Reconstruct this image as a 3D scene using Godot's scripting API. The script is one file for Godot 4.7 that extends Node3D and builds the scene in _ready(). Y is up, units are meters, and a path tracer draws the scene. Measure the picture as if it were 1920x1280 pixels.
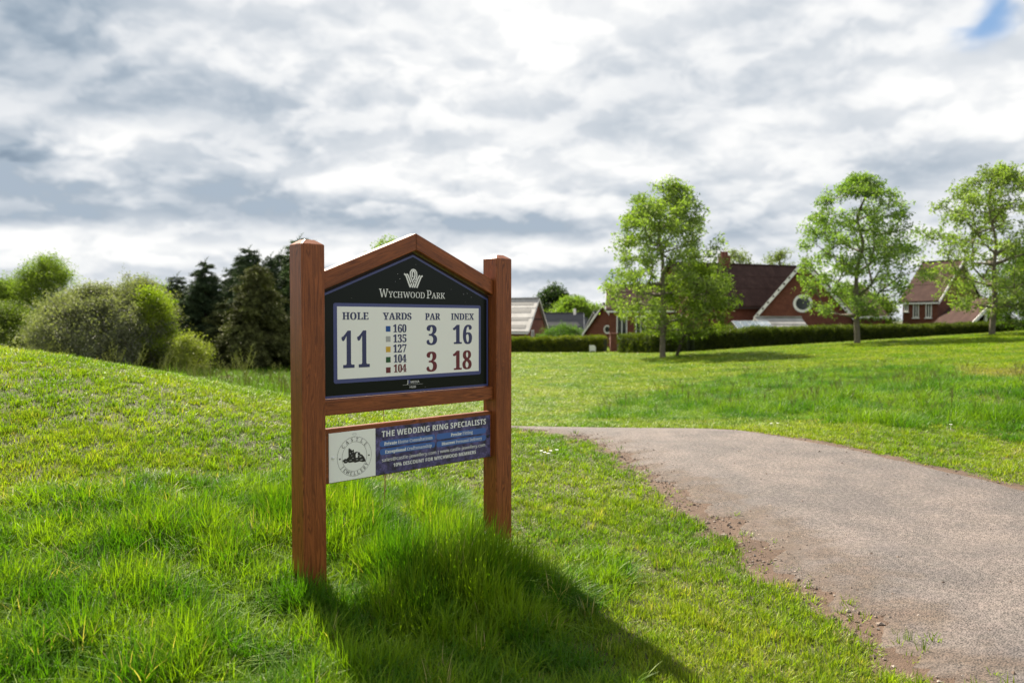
extends Node3D

# Ground heights and plans use (x, d): x metres to the right, d metres away (world z = -d).
var rng := RandomNumberGenerator.new()
var noise := FastNoiseLite.new()
var used := {}
var M := {}
const EXPOSURE := 2.9
const PHI := 43.3

# ------------------------------------------------------------------ setting up
func _ready() -> void:
	rng.seed = 7
	noise.seed = 3
	noise.noise_type = FastNoiseLite.TYPE_SIMPLEX_SMOOTH
	noise.frequency = 1.0
	noise.fractal_type = FastNoiseLite.FRACTAL_NONE

	var cam := Camera3D.new()
	cam.name = "camera"
	add_child(cam)
	cam.position = Vector3(0, 1.26, 0)
	cam.rotation_degrees = Vector3(-1.637, 0, 0)
	cam.fov = 49.13
	cam.near = 0.05
	cam.far = 3000.0
	var attr := CameraAttributesPhysical.new()
	attr.frustum_focal_length = 26.25
	attr.frustum_focus_distance = 4.1
	attr.exposure_aperture = 2.4
	cam.attributes = attr
	cam.fov = 49.13
	cam.current = true

	var env := Environment.new()
	env.tonemap_mode = Environment.TONE_MAPPER_LINEAR
	env.tonemap_exposure = EXPOSURE
	env.background_mode = Environment.BG_SKY
	env.sdfgi_enabled = true
	env.ssao_enabled = true
	env.ssil_enabled = true
	var sky := Sky.new()
	var pano := PanoramaSkyMaterial.new()
	pano.panorama = ImageTexture.create_from_image(sky_image())
	pano.energy_multiplier = 1.0
	sky.sky_material = pano
	env.sky = sky
	var we := WorldEnvironment.new()
	we.name = "world_environment"
	we.environment = env
	add_child(we)

	var sun := DirectionalLight3D.new()
	sun.name = "sun"
	add_child(sun)
	sun.look_at_from_position(Vector3.ZERO, Vector3(0.461 * 0.688, -0.726, 0.887 * 0.688), Vector3.UP)
	sun.light_energy = 1.6
	sun.light_color = Color(1.0, 0.955, 0.88)
	sun.light_angular_distance = 0.6
	sun.shadow_enabled = true
	print("sky ", Time.get_ticks_msec())

	make_materials()
	print("materials ", Time.get_ticks_msec())
	build_ground()
	build_path()
	print("ground ", Time.get_ticks_msec())
	build_sign()
	print("sign ", Time.get_ticks_msec())
	build_houses()
	build_hedges()
	print("houses ", Time.get_ticks_msec())
	build_trees()
	print("trees ", Time.get_ticks_msec())
	build_grass()
	build_small_things()
	print("grass ", Time.get_ticks_msec())

# ------------------------------------------------------------------ sky
# azimuth, elevation, half width, reach up, reach down (degrees), brighter or darker
const CLOUDS := [[-33.3, 18.5, 4.9, 3.76, 3.08, -0.42], [-33.9, 9.1, 3.7, 3.06, 1.87, -0.55], [-32.4, 6.7, 3.5, 0.69, 0.76, -0.35], [-21.1, 7.8, 7.8, 1.91, 0.84, -0.33], [-6.5, 7.3, 11.3, 1.63, 0.89, -0.38], [3.7, 6.7, 5.7, 1.43, 0.74, -0.25], [-24.2, 15.0, 11.2, 2.61, 2.24, -0.22], [7.7, 15.1, 6.8, 3.65, 2.43, -0.17], [17.4, 6.6, 4.1, 1.17, 0.78, -0.30], [2.5, 3.3, 6.5, 0.90, 0.90, -0.28], [-17.4, 3.7, 9.7, 0.86, 0.59, -0.18], [-22.2, 11.6, 1.6, 0.95, 0.95, -0.16], [-16.7, 12.2, 1.7, 0.98, 0.86, -0.16], [27.9, 9.7, 4.2, 1.81, 1.45, -0.15], [13.7, 17.3, 7.7, 3.18, 2.39, -0.10], [-1.2, 21.1, 10.6, 6.14, 4.91, 0.25], [-28.2, 12.4, 3.8, 0.90, 1.44, 0.20], [-15.9, 9.7, 12.1, 1.18, 1.18, 0.12], [-18.9, 5.0, 17.6, 0.54, 0.70, 0.25], [0.0, 10.9, 12.3, 2.46, 1.64, 0.15], [27.9, 14.2, 9.6, 4.34, 3.62, 0.08], [1.6, 5.3, 6.1, 0.65, 0.57, 0.20], [3.7, 1.8, 6.1, 0.57, 0.82, 0.20], [-31.6, 5.6, 4.5, 0.42, 0.70, 0.20]]
var n_sky := FastNoiseLite.new()
var n_warp := FastNoiseLite.new()

func sky_color(az: float, el: float) -> Color:
	var ra := deg_to_rad(az)
	var re := deg_to_rad(maxf(el, 0.0))
	var k := cos(re) / (sin(re) + 0.33)
	var qx := sin(ra) * k
	var qz := cos(ra) * k
	var w1 := n_warp.get_noise_2d(qx, qz)
	var w2 := n_warp.get_noise_2d(qx + 31.0, qz - 17.0)
	var n := n_sky.get_noise_2d(qx + 0.2 * w1, qz * 1.15 + 0.2 * w2)
	var n2 := n_sky.get_noise_2d(qx * 2.0 + 7.0 + 0.1 * w2, qz * 2.5 + 0.1 * w1)
	var n3 := n_sky.get_noise_2d(qx * 1.92 + 7.0 + 0.1 * w2, qz * 2.4 + 0.1 * w1)
	var v := 0.77 + 0.24 * n + 0.08 * n2
	v = lerpf(v, 0.97, 0.34 * smoothstep(-0.02, 0.24, n2 + 0.4 * n))
	v += 0.34 * clampf(n2 - n3, -0.3, 0.3)
	var a2 := az + 1.6 * w1 + 2.2 * n
	var e2 := maxf(el, 0.0) + (0.8 * w2 + 0.8 * n + 0.9 * n2) * clampf(el / 10.0, 0.25, 1.3)
	if absf(az) < 75.0 and el < 45.0:
		for c in CLOUDS:
			var dx: float = (a2 - c[0]) / c[2]
			if dx > 2.6 or dx < -2.6:
				continue
			var dy: float = e2 - c[1]
			dy = dy / (c[3] if dy > 0.0 else c[4])
			if dy > 2.6 or dy < -2.6:
				continue
			v += c[5] * 1.15 * exp(-dx * dx - dy * dy)
	# air near the horizon
	v = lerpf(v, 0.80 + 0.25 * (v - 0.8), exp(-maxf(el, 0.0) / 1.5) * 0.7)
	v = clampf(v, 0.0, 1.05)
	var col: Vector3
	if v < 0.3:
		col = Vector3(.19, .26, .35).lerp(Vector3(.36, .44, .53), v / 0.3)
	elif v < 0.55:
		col = Vector3(.36, .44, .53).lerp(Vector3(.585, .64, .705), (v - .3) / .25)
	elif v < 0.8:
		col = Vector3(.585, .64, .705).lerp(Vector3(.82, .845, .875), (v - .55) / .25)
	else:
		col = Vector3(.82, .845, .875).lerp(Vector3(1.03, 1.03, 1.02), (v - .8) / .25)
	# gaps with blue sky
	var gap := 0.0
	var bx := (a2 - 32.0) / 2.0
	var by := (e2 - 19.2) / 2.6
	if absf(bx) < 3 and absf(by) < 3:
		gap = smoothstep(0.25, 0.95, exp(-bx * bx - by * by) + 0.45 * w1)
	gap = maxf(gap, smoothstep(0.42, 0.62, n) * smoothstep(20.0, 34.0, el))
	col = col.lerp(Vector3(.22, .42, .74), gap * 0.9)
	col /= EXPOSURE
	return Color(col.x, col.y, col.z)

func sky_image() -> Image:
	n_sky.seed = 11
	n_sky.noise_type = FastNoiseLite.TYPE_SIMPLEX_SMOOTH
	n_sky.frequency = 1.7
	n_sky.fractal_type = FastNoiseLite.FRACTAL_FBM
	n_sky.fractal_octaves = 6
	n_sky.fractal_gain = 0.57
	n_warp.seed = 5
	n_warp.noise_type = FastNoiseLite.TYPE_SIMPLEX_SMOOTH
	n_warp.frequency = 3.2
	n_warp.fractal_type = FastNoiseLite.FRACTAL_FBM
	n_warp.fractal_octaves = 4
	var w := 3072
	var h := 1536
	var small := Image.create(768, 384, false, Image.FORMAT_RGBF)
	for y in 384:
		var el := 90.0 - (y + 0.5) / 384.0 * 180.0
		for x in 768:
			if el > -1.0:
				small.set_pixel(x, y, sky_color(wrapf((x + 0.5) / 768.0 * 360.0, -180.0, 180.0), el))
			else:
				small.set_pixel(x, y, Color(.09, .11, .06))
	small.resize(w, h, Image.INTERPOLATE_CUBIC)
	var reach := int(46.0 / 360.0 * w)
	var y0 := int((90.0 - 34.0) / 180.0 * h)
	for y in range(y0, h / 2 + 4):
		var el := 90.0 - (y + 0.5) / h * 180.0
		for x in range(-reach, reach):
			small.set_pixel(posmod(x, w), y, sky_color((x + 0.5) / w * 360.0, el))
	return small

# ------------------------------------------------------------------ land
func ss(a: float, b: float, x: float) -> float:
	var t := clampf((x - a) / (b - a), 0.0, 1.0)
	return t * t * (3.0 - 2.0 * t)

func land(x: float, d: float) -> float:
	var e := maxf(0.0, d - 8.3)
	var h := -0.8 * (1.0 - exp(-e * e / (e + 0.8) / 5.0)) * (1.0 - 0.45 * ss(1.5, 7.0, x) * (1.0 - ss(14.0, 30.0, d))) - 1.25 * (1.0 - exp(-e / 60.0))
	h += 0.066 * log(1.0 + exp(clampf((x - 3.2) / 2.0, -30.0, 30.0))) * 2.0 * ss(8.0, 30.0, d) * (1.0 - 0.5 * ss(46.0, 62.0, d)) * (1.0 - ss(70.0, 140.0, x))
	var g := (d - 7.0) / (4.0 if d < 7.0 else 2.9)
	h += 1.08 * ss(0.7, -6.4, x - 0.10 * (d - 7.0)) * exp(-g * g)
	var bx := (x - 8.8) / 3.4
	var bd := (d - 12.0) / 3.2
	h += 0.5 * exp(-bx * bx - bd * bd)
	h -= (0.07 * ss(-0.9, 0.2, x) + 0.09 * ss(-2.4, -0.8, x)) * ss(8.0, 3.0, d)
	return h

func ground_at(x: float, d: float) -> Vector3:
	return Vector3(x, land(x, d), -d)

# ------------------------------------------------------------------ naming
func numbered(called: String) -> String:
	var k: int = used.get(called, 0)
	used[called] = k + 1
	return called if k == 0 else "%s_%03d" % [called, k]

func thing(called: String, label: String, category: String, at := Vector3.ZERO, turn := 0.0, group := "") -> Node3D:
	var o := Node3D.new()
	o.name = numbered(called)
	add_child(o)
	o.position = at
	o.rotation.y = turn
	tag(o, label, category, group)
	return o

func tag(o: Node, label: String, category: String, group := "") -> void:
	o.set_meta("label", label)
	o.set_meta("category", category)
	if group != "":
		o.set_meta("group", group)

func part(called: String, mesh: Mesh, mat: Material, parent: Node, at := Vector3.ZERO) -> MeshInstance3D:
	var o := MeshInstance3D.new()
	o.name = called
	o.mesh = mesh
	o.material_override = mat
	o.position = at
	parent.add_child(o, true)
	return o

func struct(called: String, mesh: Mesh, mat: Material) -> MeshInstance3D:
	var o := MeshInstance3D.new()
	o.name = numbered(called)
	o.mesh = mesh
	o.material_override = mat
	o.set_meta("kind", "structure")
	add_child(o)
	return o

# ------------------------------------------------------------------ materials
func srgb(r: float, g: float, b: float) -> Color:
	return Color(r, g, b).linear_to_srgb()

func flat(called: String, c: Color, rough := 0.8, metal := 0.0) -> StandardMaterial3D:
	var m := StandardMaterial3D.new()
	m.resource_name = called
	m.albedo_color = c.linear_to_srgb()
	m.roughness = rough
	m.metallic = metal
	M[called] = m
	return m

func noise_bytes(size: int, freq: float, sd: int, kind := FastNoiseLite.TYPE_SIMPLEX_SMOOTH, octaves := 4) -> PackedByteArray:
	var f := FastNoiseLite.new()
	f.seed = sd
	f.noise_type = kind
	f.frequency = freq
	f.fractal_type = FastNoiseLite.FRACTAL_FBM
	f.fractal_octaves = octaves
	var im := f.get_seamless_image(size, size)
	im.convert(Image.FORMAT_L8)
	return im.get_data()

func ramp_tex(data: Array, weights: Array, size: int, stops: Array) -> ImageTexture:
	# data: byte arrays that are mixed; stops: linear colours from low to high
	var out := PackedByteArray()
	out.resize(size * size * 3)
	var lut: Array = []
	for i in 256:
		var t := i / 255.0 * (stops.size() - 1)
		var k := mini(int(t), stops.size() - 2)
		var c: Color = stops[k].lerp(stops[k + 1], t - k)
		lut.append(c.linear_to_srgb())
	for i in size * size:
		var v := 0.0
		for j in data.size():
			v += data[j][i] * weights[j]
		var c: Color = lut[clampi(int(v), 0, 255)]
		out[i * 3] = c.r8
		out[i * 3 + 1] = c.g8
		out[i * 3 + 2] = c.b8
	return ImageTexture.create_from_image(Image.create_from_data(size, size, false, Image.FORMAT_RGB8, out))

func grey_tex(data: PackedByteArray, size: int) -> ImageTexture:
	return ImageTexture.create_from_image(Image.create_from_data(size, size, false, Image.FORMAT_L8, data))

func triplanar(m: StandardMaterial3D, metres: float, in_world := true) -> void:
	m.uv1_triplanar = true
	m.uv1_world_triplanar = in_world
	m.uv1_scale = Vector3.ONE / metres
	m.uv1_triplanar_sharpness = 4.0

func leaf_mat(called: String, through: Color, rough := 0.5) -> StandardMaterial3D:
	var m := StandardMaterial3D.new()
	m.resource_name = called
	m.vertex_color_use_as_albedo = true
	m.roughness = rough
	m.metallic_specular = 0.3
	m.backlight_enabled = true
	m.backlight = through
	m.cull_mode = BaseMaterial3D.CULL_DISABLED
	M[called] = m
	return m

func make_materials() -> void:
	leaf_mat("blade", Color(.95, 1.0, .5), 0.46)
	leaf_mat("leaf", Color(.9, 1.0, .5), 0.6)
	leaf_mat("needle", Color(.4, .45, .2), 0.7)
	# timber
	var size := 512
	var im := Image.create(256, size, false, Image.FORMAT_RGB8)
	var a := Color(.29, .088, .026)
	var b := Color(.10, .027, .009)
	for y in size:
		for x in 256:
			var th := x / 256.0 * TAU
			var ty := y / float(size) * TAU
			var wob := noise.get_noise_3d(cos(th) * 1.2, sin(th) * 1.2, cos(ty) * 0.8) * 0.6
			var g1 := noise.get_noise_3d(cos(th + wob) * 6.0, sin(th + wob) * 6.0, sin(ty) * 0.5)
			var g2 := noise.get_noise_3d(cos(th) * 22.0, sin(th) * 22.0, sin(ty) * 2.2)
			var g3 := noise.get_noise_2d(x * 0.9, y * 0.09)
			var t := clampf(0.48 + 0.5 * g1 + 0.3 * g2 + 0.2 * g3, 0.0, 1.0)
			im.set_pixel(x, y, a.lerp(b, t).linear_to_srgb())
	var wood := StandardMaterial3D.new()
	wood.resource_name = "timber"
	wood.albedo_texture = ImageTexture.create_from_image(im)
	wood.roughness = 0.36
	wood.metallic_specular = 0.4
	M["wood"] = wood
	# bricks, too far away to tell apart
	var n1 := noise_bytes(256, 0.02, 4)
	var n2 := noise_bytes(256, 0.16, 9, FastNoiseLite.TYPE_VALUE, 2)
	var br := StandardMaterial3D.new()
	br.resource_name = "brickwork"
	br.albedo_texture = ramp_tex([n1, n2], [.5, .5], 256, [Color(.075, .023, .015), Color(.13, .042, .025), Color(.19, .07, .042)])
	br.roughness = 0.9
	triplanar(br, 3.0)
	M["brick"] = br
	var rf := StandardMaterial3D.new()
	rf.resource_name = "clay_roof"
	rf.albedo_texture = ramp_tex([n1, n2], [.55, .45], 256, [Color(.03, .019, .017), Color(.052, .031, .027), Color(.09, .056, .046)])
	rf.roughness = 0.92
	rf.metallic_specular = 0.2
	triplanar(rf, 5.0)
	M["roof"] = rf
	var rg := StandardMaterial3D.new()
	rg.resource_name = "weathered_glare_roof"
	rg.albedo_texture = ramp_tex([n1, n2], [.7, .3], 256, [Color(.16, .155, .15), Color(.3, .29, .28), Color(.46, .45, .43)])  # weathered grey, with roof glare put into the pale tones
	rg.roughness = 0.45
	triplanar(rg, 6.0)
	M["grey_roof"] = rg
	# asphalt
	var s1 := noise_bytes(1024, 0.10, 21, FastNoiseLite.TYPE_CELLULAR, 1)
	var s2 := noise_bytes(1024, 0.3, 22, FastNoiseLite.TYPE_SIMPLEX_SMOOTH, 2)
	var s3 := noise_bytes(1024, 0.008, 23)
	var asph := StandardMaterial3D.new()
	asph.resource_name = "asphalt"
	asph.albedo_texture = ramp_tex([s1, s2, s3], [.26, .66, .08], 1024, [Color(.01, .01, .01), Color(.08, .08, .08), Color(.72, .71, .7), Color(1, .99, .98), Color(1, 1, 1)])
	asph.vertex_color_use_as_albedo = true
	asph.roughness = 0.85
	asph.heightmap_enabled = true
	asph.heightmap_texture = grey_tex(s2, 1024)
	asph.heightmap_scale = 0.8
	triplanar(asph, 3.1)
	M["asphalt"] = asph
	var soil := StandardMaterial3D.new()
	soil.resource_name = "soil"
	soil.albedo_texture = ramp_tex([s1, s2, s3], [.25, .4, .35], 1024, [Color(.03, .019, .012), Color(.085, .052, .034), Color(.17, .115, .08)])
	soil.roughness = 0.95
	soil.heightmap_enabled = true
	soil.heightmap_texture = grey_tex(s2, 1024)
	soil.heightmap_scale = 0.8
	triplanar(soil, 2.3)
	M["soil"] = soil
	var turf := StandardMaterial3D.new()
	turf.resource_name = "turf"
	turf.albedo_texture = ramp_tex([s2, s3], [.7, .3], 1024, [Color(.35, .33, .3), Color(.75, .75, .7), Color(1, 1, .95)])
	turf.vertex_color_use_as_albedo = true
	turf.roughness = 0.95
	triplanar(turf, 2.7)
	M["turf"] = turf
	var bark := StandardMaterial3D.new()
	bark.resource_name = "bark"
	bark.albedo_texture = ramp_tex([n1, n2], [.5, .5], 256, [Color(.06, .05, .035), Color(.13, .11, .08), Color(.22, .2, .15)])
	bark.roughness = 0.9
	triplanar(bark, 0.9, false)
	M["bark"] = bark
	flat("dark_bark", Color(.05, .038, .028), 0.9)
	flat("white_paint", Color(.74, .74, .72), 0.5)
	flat("slate", Color(.045, .047, .055), 0.6)
	flat("slate_grey", Color(.11, .11, .11), 0.6)
	flat("glass_dark", Color(.03, .035, .04), 0.08)
	flat("core_shade", Color(.03, .04, .015), 0.95)  # hedge core colour, with the inner shade put in
	flat("stone_grey", Color(.3, .28, .26), 0.9)
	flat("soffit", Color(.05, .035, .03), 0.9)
	# the sign's print
	flat("panel_green", Color(.006, .010, .008), 0.22).metallic_specular = 0.3
	flat("panel_blue", Color(.055, .07, .21), 0.3)
	flat("panel_white", Color(.84, .855, .81), 0.35)
	flat("print_navy", Color(.028, .036, .115), 0.4)
	flat("print_red", Color(.13, .012, .02), 0.4)
	flat("print_white", Color(.78, .8, .78), 0.4)
	flat("print_blue", Color(.0, .07, .3), 0.4)
	flat("print_grey", Color(.38, .39, .39), 0.4)
	flat("print_yellow", Color(.6, .37, .025), 0.4)
	flat("print_green", Color(.01, .08, .022), 0.4)
	flat("print_pill", Color(.04, .12, .38), 0.4)
	flat("print_black", Color(.012, .013, .013), 0.4)
	flat("screw_white", Color(.7, .72, .7), 0.3)
	flat("screw_black", Color(.01, .01, .01), 0.3)
	flat("gap_shade", Color(.025, .014, .009), 0.8)  # shade of the gap round the panel, put into the colour
	flat("stalk", Color(.3, .16, .07), 0.8)
	flat("metal_frame", Color(.45, .47, .48), 0.35, 0.6)
	var glass := StandardMaterial3D.new()
	glass.resource_name = "greenhouse_glass"
	glass.transparency = BaseMaterial3D.TRANSPARENCY_ALPHA
	glass.albedo_color = Color(.75, .85, .95, .25)
	glass.roughness = 0.05
	M["glass"] = glass
	var ad := StandardMaterial3D.new()
	ad.resource_name = "advert_print"
	var p1 := noise_bytes(256, 0.02, 31)
	var p2 := noise_bytes(256, 0.09, 32)
	ad.albedo_texture = ramp_tex([p1, p2], [.62, .38], 256, [Color(.01, .01, .02), Color(.014, .016, .035), Color(.05, .045, .13), Color(.11, .1, .26), Color(.13, .115, .29)])
	ad.roughness = 0.3
	triplanar(ad, 0.36, false)
	M["advert"] = ad

# ------------------------------------------------------------------ shapes
func quad(st: SurfaceTool, a: Vector3, b: Vector3, c: Vector3, e: Vector3, ua := Vector2.ZERO, ub := Vector2.ZERO, uc := Vector2.ZERO, ue := Vector2.ZERO) -> void:
	# a b c e run anticlockwise seen from outside
	var n := (b - a).cross(c - a)
	if n.length_squared() < 1e-14:
		n = (c - a).cross(e - a)
	n = n.normalized()
	for k in [[a, ua], [c, uc], [b, ub], [a, ua], [e, ue], [c, uc]]:
		st.set_normal(n)
		st.set_uv(k[1])
		st.add_vertex(k[0])

func tri(st: SurfaceTool, a: Vector3, b: Vector3, c: Vector3, ua := Vector2.ZERO, ub := Vector2.ZERO, uc := Vector2.ZERO) -> void:
	var n := (b - a).cross(c - a).normalized()
	for k in [[a, ua], [c, uc], [b, ub]]:
		st.set_normal(n)
		st.set_uv(k[1])
		st.add_vertex(k[0])

func begin() -> SurfaceTool:
	var st := SurfaceTool.new()
	st.begin(Mesh.PRIMITIVE_TRIANGLES)
	return st

func box_into(st: SurfaceTool, lo: Vector3, hi: Vector3, tr := Transform3D.IDENTITY) -> void:
	var p := []
	for i in 8:
		p.append(tr * Vector3(hi.x if i & 1 else lo.x, hi.y if i & 2 else lo.y, hi.z if i & 4 else lo.z))
	for f in [[4, 5, 7, 6], [1, 0, 2, 3], [5, 1, 3, 7], [0, 4, 6, 2], [6, 7, 3, 2], [0, 1, 5, 4]]:
		quad(st, p[f[0]], p[f[1]], p[f[2]], p[f[3]], Vector2(0, 0), Vector2(1, 0), Vector2(1, 1), Vector2(0, 1))

func box_mesh(lo: Vector3, hi: Vector3) -> ArrayMesh:
	var st := begin()
	box_into(st, lo, hi)
	return st.commit()

func inset(poly: PackedVector2Array, by: float) -> PackedVector2Array:
	var out := PackedVector2Array()
	var n := poly.size()
	for i in n:
		var p := poly[i]
		var e0 := (p - poly[(i + n - 1) % n]).normalized()
		var e1 := (poly[(i + 1) % n] - p).normalized()
		var n0 := Vector2(-e0.y, e0.x)
		var n1 := Vector2(-e1.y, e1.x)
		var m := n0 + n1
		out.append(p + m * (by / maxf(0.25, m.length_squared() * 0.5)))
	return out

func plate(poly: PackedVector2Array, front: float, back: float, bevel := 0.002, grain := Vector2(1, 0), off := Vector2.ZERO) -> ArrayMesh:
	# an anticlockwise outline in x, y drawn out from z = front (towards +z) to z = back, edges bevelled
	var st := begin()
	var n := poly.size()
	var inner := inset(poly, bevel)
	var across := Vector2(-grain.y, grain.x)
	var uv := func(p: Vector2, z: float) -> Vector2: return Vector2((p.dot(across) + z) / 0.28, p.dot(grain) / 1.3) + off
	var tris := Geometry2D.triangulate_polygon(inner)
	for i in range(0, tris.size(), 3):
		var a := inner[tris[i]]
		var b := inner[tris[i + 1]]
		var c := inner[tris[i + 2]]
		if (b - a).cross(c - a) < 0.0:
			var t := b
			b = c
			c = t
		tri(st, Vector3(a.x, a.y, front), Vector3(b.x, b.y, front), Vector3(c.x, c.y, front), uv.call(a, front), uv.call(b, front), uv.call(c, front))
		tri(st, Vector3(a.x, a.y, back), Vector3(c.x, c.y, back), Vector3(b.x, b.y, back), uv.call(a, back), uv.call(c, back), uv.call(b, back))
	for i in n:
		var j := (i + 1) % n
		var zs := [front, front - bevel, back + bevel, back]
		var ring := [inner, poly, poly, inner]
		for k in 3:
			var p0: Vector2 = ring[k][i]
			var p1: Vector2 = ring[k][j]
			var q0: Vector2 = ring[k + 1][i]
			var q1: Vector2 = ring[k + 1][j]
			quad(st, Vector3(q0.x, q0.y, zs[k + 1]), Vector3(q1.x, q1.y, zs[k + 1]), Vector3(p1.x, p1.y, zs[k]), Vector3(p0.x, p0.y, zs[k]), uv.call(q0, zs[k + 1]), uv.call(q1, zs[k + 1]), uv.call(p1, zs[k]), uv.call(p0, zs[k]))
	return st.commit()

func rect(x0: float, y0: float, x1: float, y1: float) -> PackedVector2Array:
	return PackedVector2Array([Vector2(x0, y0), Vector2(x1, y0), Vector2(x1, y1), Vector2(x0, y1)])

func round_rect(x0: float, y0: float, x1: float, y1: float, r: float) -> PackedVector2Array:
	var out := PackedVector2Array()
	for c in [[x1 - r, y0 + r, -90], [x1 - r, y1 - r, 0], [x0 + r, y1 - r, 90], [x0 + r, y0 + r, 180]]:
		for k in 6:
			var t := deg_to_rad(c[2] + k * 18.0)
			out.append(Vector2(c[0] + r * cos(t), c[1] + r * sin(t)))
	return out

func ribbon(pts: Array, width: float, z: float, closed := false) -> ArrayMesh:
	var st := begin()
	var n := pts.size()
	var l := []
	var r := []
	for i in n:
		var a: Vector2 = pts[(i + n - 1) % n] if closed else pts[maxi(i - 1, 0)]
		var b: Vector2 = pts[(i + 1) % n] if closed else pts[mini(i + 1, n - 1)]
		var t := (b - a).normalized()
		var m := Vector2(-t.y, t.x) * width * 0.5
		var p: Vector2 = pts[i]
		l.append(Vector3(p.x + m.x, p.y + m.y, z))
		r.append(Vector3(p.x - m.x, p.y - m.y, z))
	for i in (n if closed else n - 1):
		var j := (i + 1) % n
		quad(st, r[i], r[j], l[j], l[i])
	return st.commit()

func arc_points(c: Vector2, r: Vector2, n: int) -> Array:
	var out := []
	for i in n:
		var t := TAU * i / n
		out.append(c + Vector2(cos(t) * r.x, sin(t) * r.y))
	return out

func tube(st: SurfaceTool, p: Vector3, q: Vector3, r0: float, r1: float, sides := 6) -> void:
	var ax := (q - p).normalized()
	var s := ax.cross(Vector3.UP if absf(ax.y) < 0.9 else Vector3.RIGHT).normalized()
	var t := ax.cross(s)
	for i in sides:
		var a0 := TAU * i / sides
		var a1 := TAU * (i + 1) / sides
		var d0 := s * cos(a0) + t * sin(a0)
		var d1 := s * cos(a1) + t * sin(a1)
		var v := [p + d0 * r0, p + d1 * r0, q + d1 * r1, q + d0 * r1]
		var nn := [d0, d1, d1, d0]
		for k in [0, 2, 1, 0, 3, 2]:
			st.set_normal(nn[k])
			st.set_uv(Vector2(i / float(sides), 0))
			st.add_vertex(v[k])

class Scatter:
	var buf := PackedFloat32Array()
	func put(p: Vector3, b: Basis, c: Color) -> void:
		buf.append_array(PackedFloat32Array([b.x.x, b.y.x, b.z.x, p.x, b.x.y, b.y.y, b.z.y, p.y, b.x.z, b.y.z, b.z.z, p.z, c.r, c.g, c.b, 1.0]))
	func count() -> int:
		return buf.size() / 16

func multi(called: String, sc: Scatter, mesh: Mesh, mat: Material, parent: Node) -> void:
	if sc.count() == 0:
		return
	var mm := MultiMesh.new()
	mm.transform_format = MultiMesh.TRANSFORM_3D
	mm.use_colors = true
	mm.mesh = mesh
	mm.instance_count = sc.count()
	mm.buffer = sc.buf
	var o := MultiMeshInstance3D.new()
	o.name = called
	o.multimesh = mm
	o.material_override = mat
	o.set_meta("kind", "stuff")
	parent.add_child(o, true)

# ------------------------------------------------------------------ ground and path
func axis_lines(from: float, to: float, centre: float, fine: float, reach: float, grow: float) -> PackedFloat32Array:
	var right := PackedFloat32Array()
	var p := centre
	var s := fine
	while p < to:
		right.append(p)
		if absf(p - centre) > reach:
			s *= grow
		p += s
	right.append(to)
	var left := PackedFloat32Array()
	p = centre - fine
	s = fine
	while p > from:
		left.append(p)
		if absf(p - centre) > reach:
			s *= grow
		p -= s
	left.append(from)
	left.reverse()
	left.append_array(right)
	return left

func turf_color(x: float, d: float) -> Color:
	var n := noise.get_noise_2d(x * 0.35, d * 0.35) * 0.6 + noise.get_noise_2d(x * 1.7 + 9.0, d * 1.7) * 0.4
	var c := Color(.05, .062, .014).lerp(Color(.09, .085, .028), clampf(0.5 + 0.6 * n, 0.0, 1.0))
	return c

func build_ground() -> void:
	var xs := axis_lines(-900, 900, 0.5, 0.16, 6.5, 1.06)
	var ds := axis_lines(-60, 1400, 7.0, 0.16, 7.0, 1.05)
	var st := begin()
	for j in ds.size():
		for i in xs.size():
			st.set_color(turf_color(xs[i], ds[j]))
			st.add_vertex(ground_at(xs[i], ds[j]))
	var w := xs.size()
	for j in ds.size() - 1:
		for i in w - 1:
			var a := j * w + i
			for k in [a, a + w, a + 1, a + 1, a + w, a + w + 1]:
				st.add_index(k)
	st.generate_normals()
	struct("ground", st.commit(), M.turf)

const NEAR_EDGE := [[3.2, -6], [2.5, -2], [2.05, .4], [1.78, 1.7], [1.6, 2.7], [1.43, 3.82], [1.22, 5.16], [1.0, 6.36], [.83, 7.4], [.58, 7.95], [.15, 8.25], [-.5, 8.5], [-2, 9.6], [-4.5, 10.0], [-9, 10.6], [-15, 12]]
const FAR_EDGE := [[6.4, -6], [5.75, -2], [5.35, .4], [4.95, 2.6], [4.6, 4.2], [4.3, 5.2], [4.04, 5.86], [3.64, 6.68], [3.36, 7.32], [3.01, 7.9], [2.57, 8.6], [2.1, 9.5], [1.5, 10.4], [.6, 11.1], [-1, 11.6], [-4, 12.2], [-9, 13.0], [-15, 14.6]]
var path_area := PackedVector2Array()

func smooth_line(pts: Array, n: int) -> PackedVector2Array:
	var c := Curve2D.new()
	for i in pts.size():
		var p := Vector2(pts[i][0], pts[i][1])
		var a := Vector2(pts[maxi(i - 1, 0)][0], pts[maxi(i - 1, 0)][1])
		var b := Vector2(pts[mini(i + 1, pts.size() - 1)][0], pts[mini(i + 1, pts.size() - 1)][1])
		c.add_point(p, (a - b) / 6.0, (b - a) / 6.0)
	var out := PackedVector2Array()
	var l := c.get_baked_length()
	for i in n:
		out.append(c.sample_baked(l * i / (n - 1.0), true))
	return out

var near_line := PackedVector2Array()
var far_line := PackedVector2Array()

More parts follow.
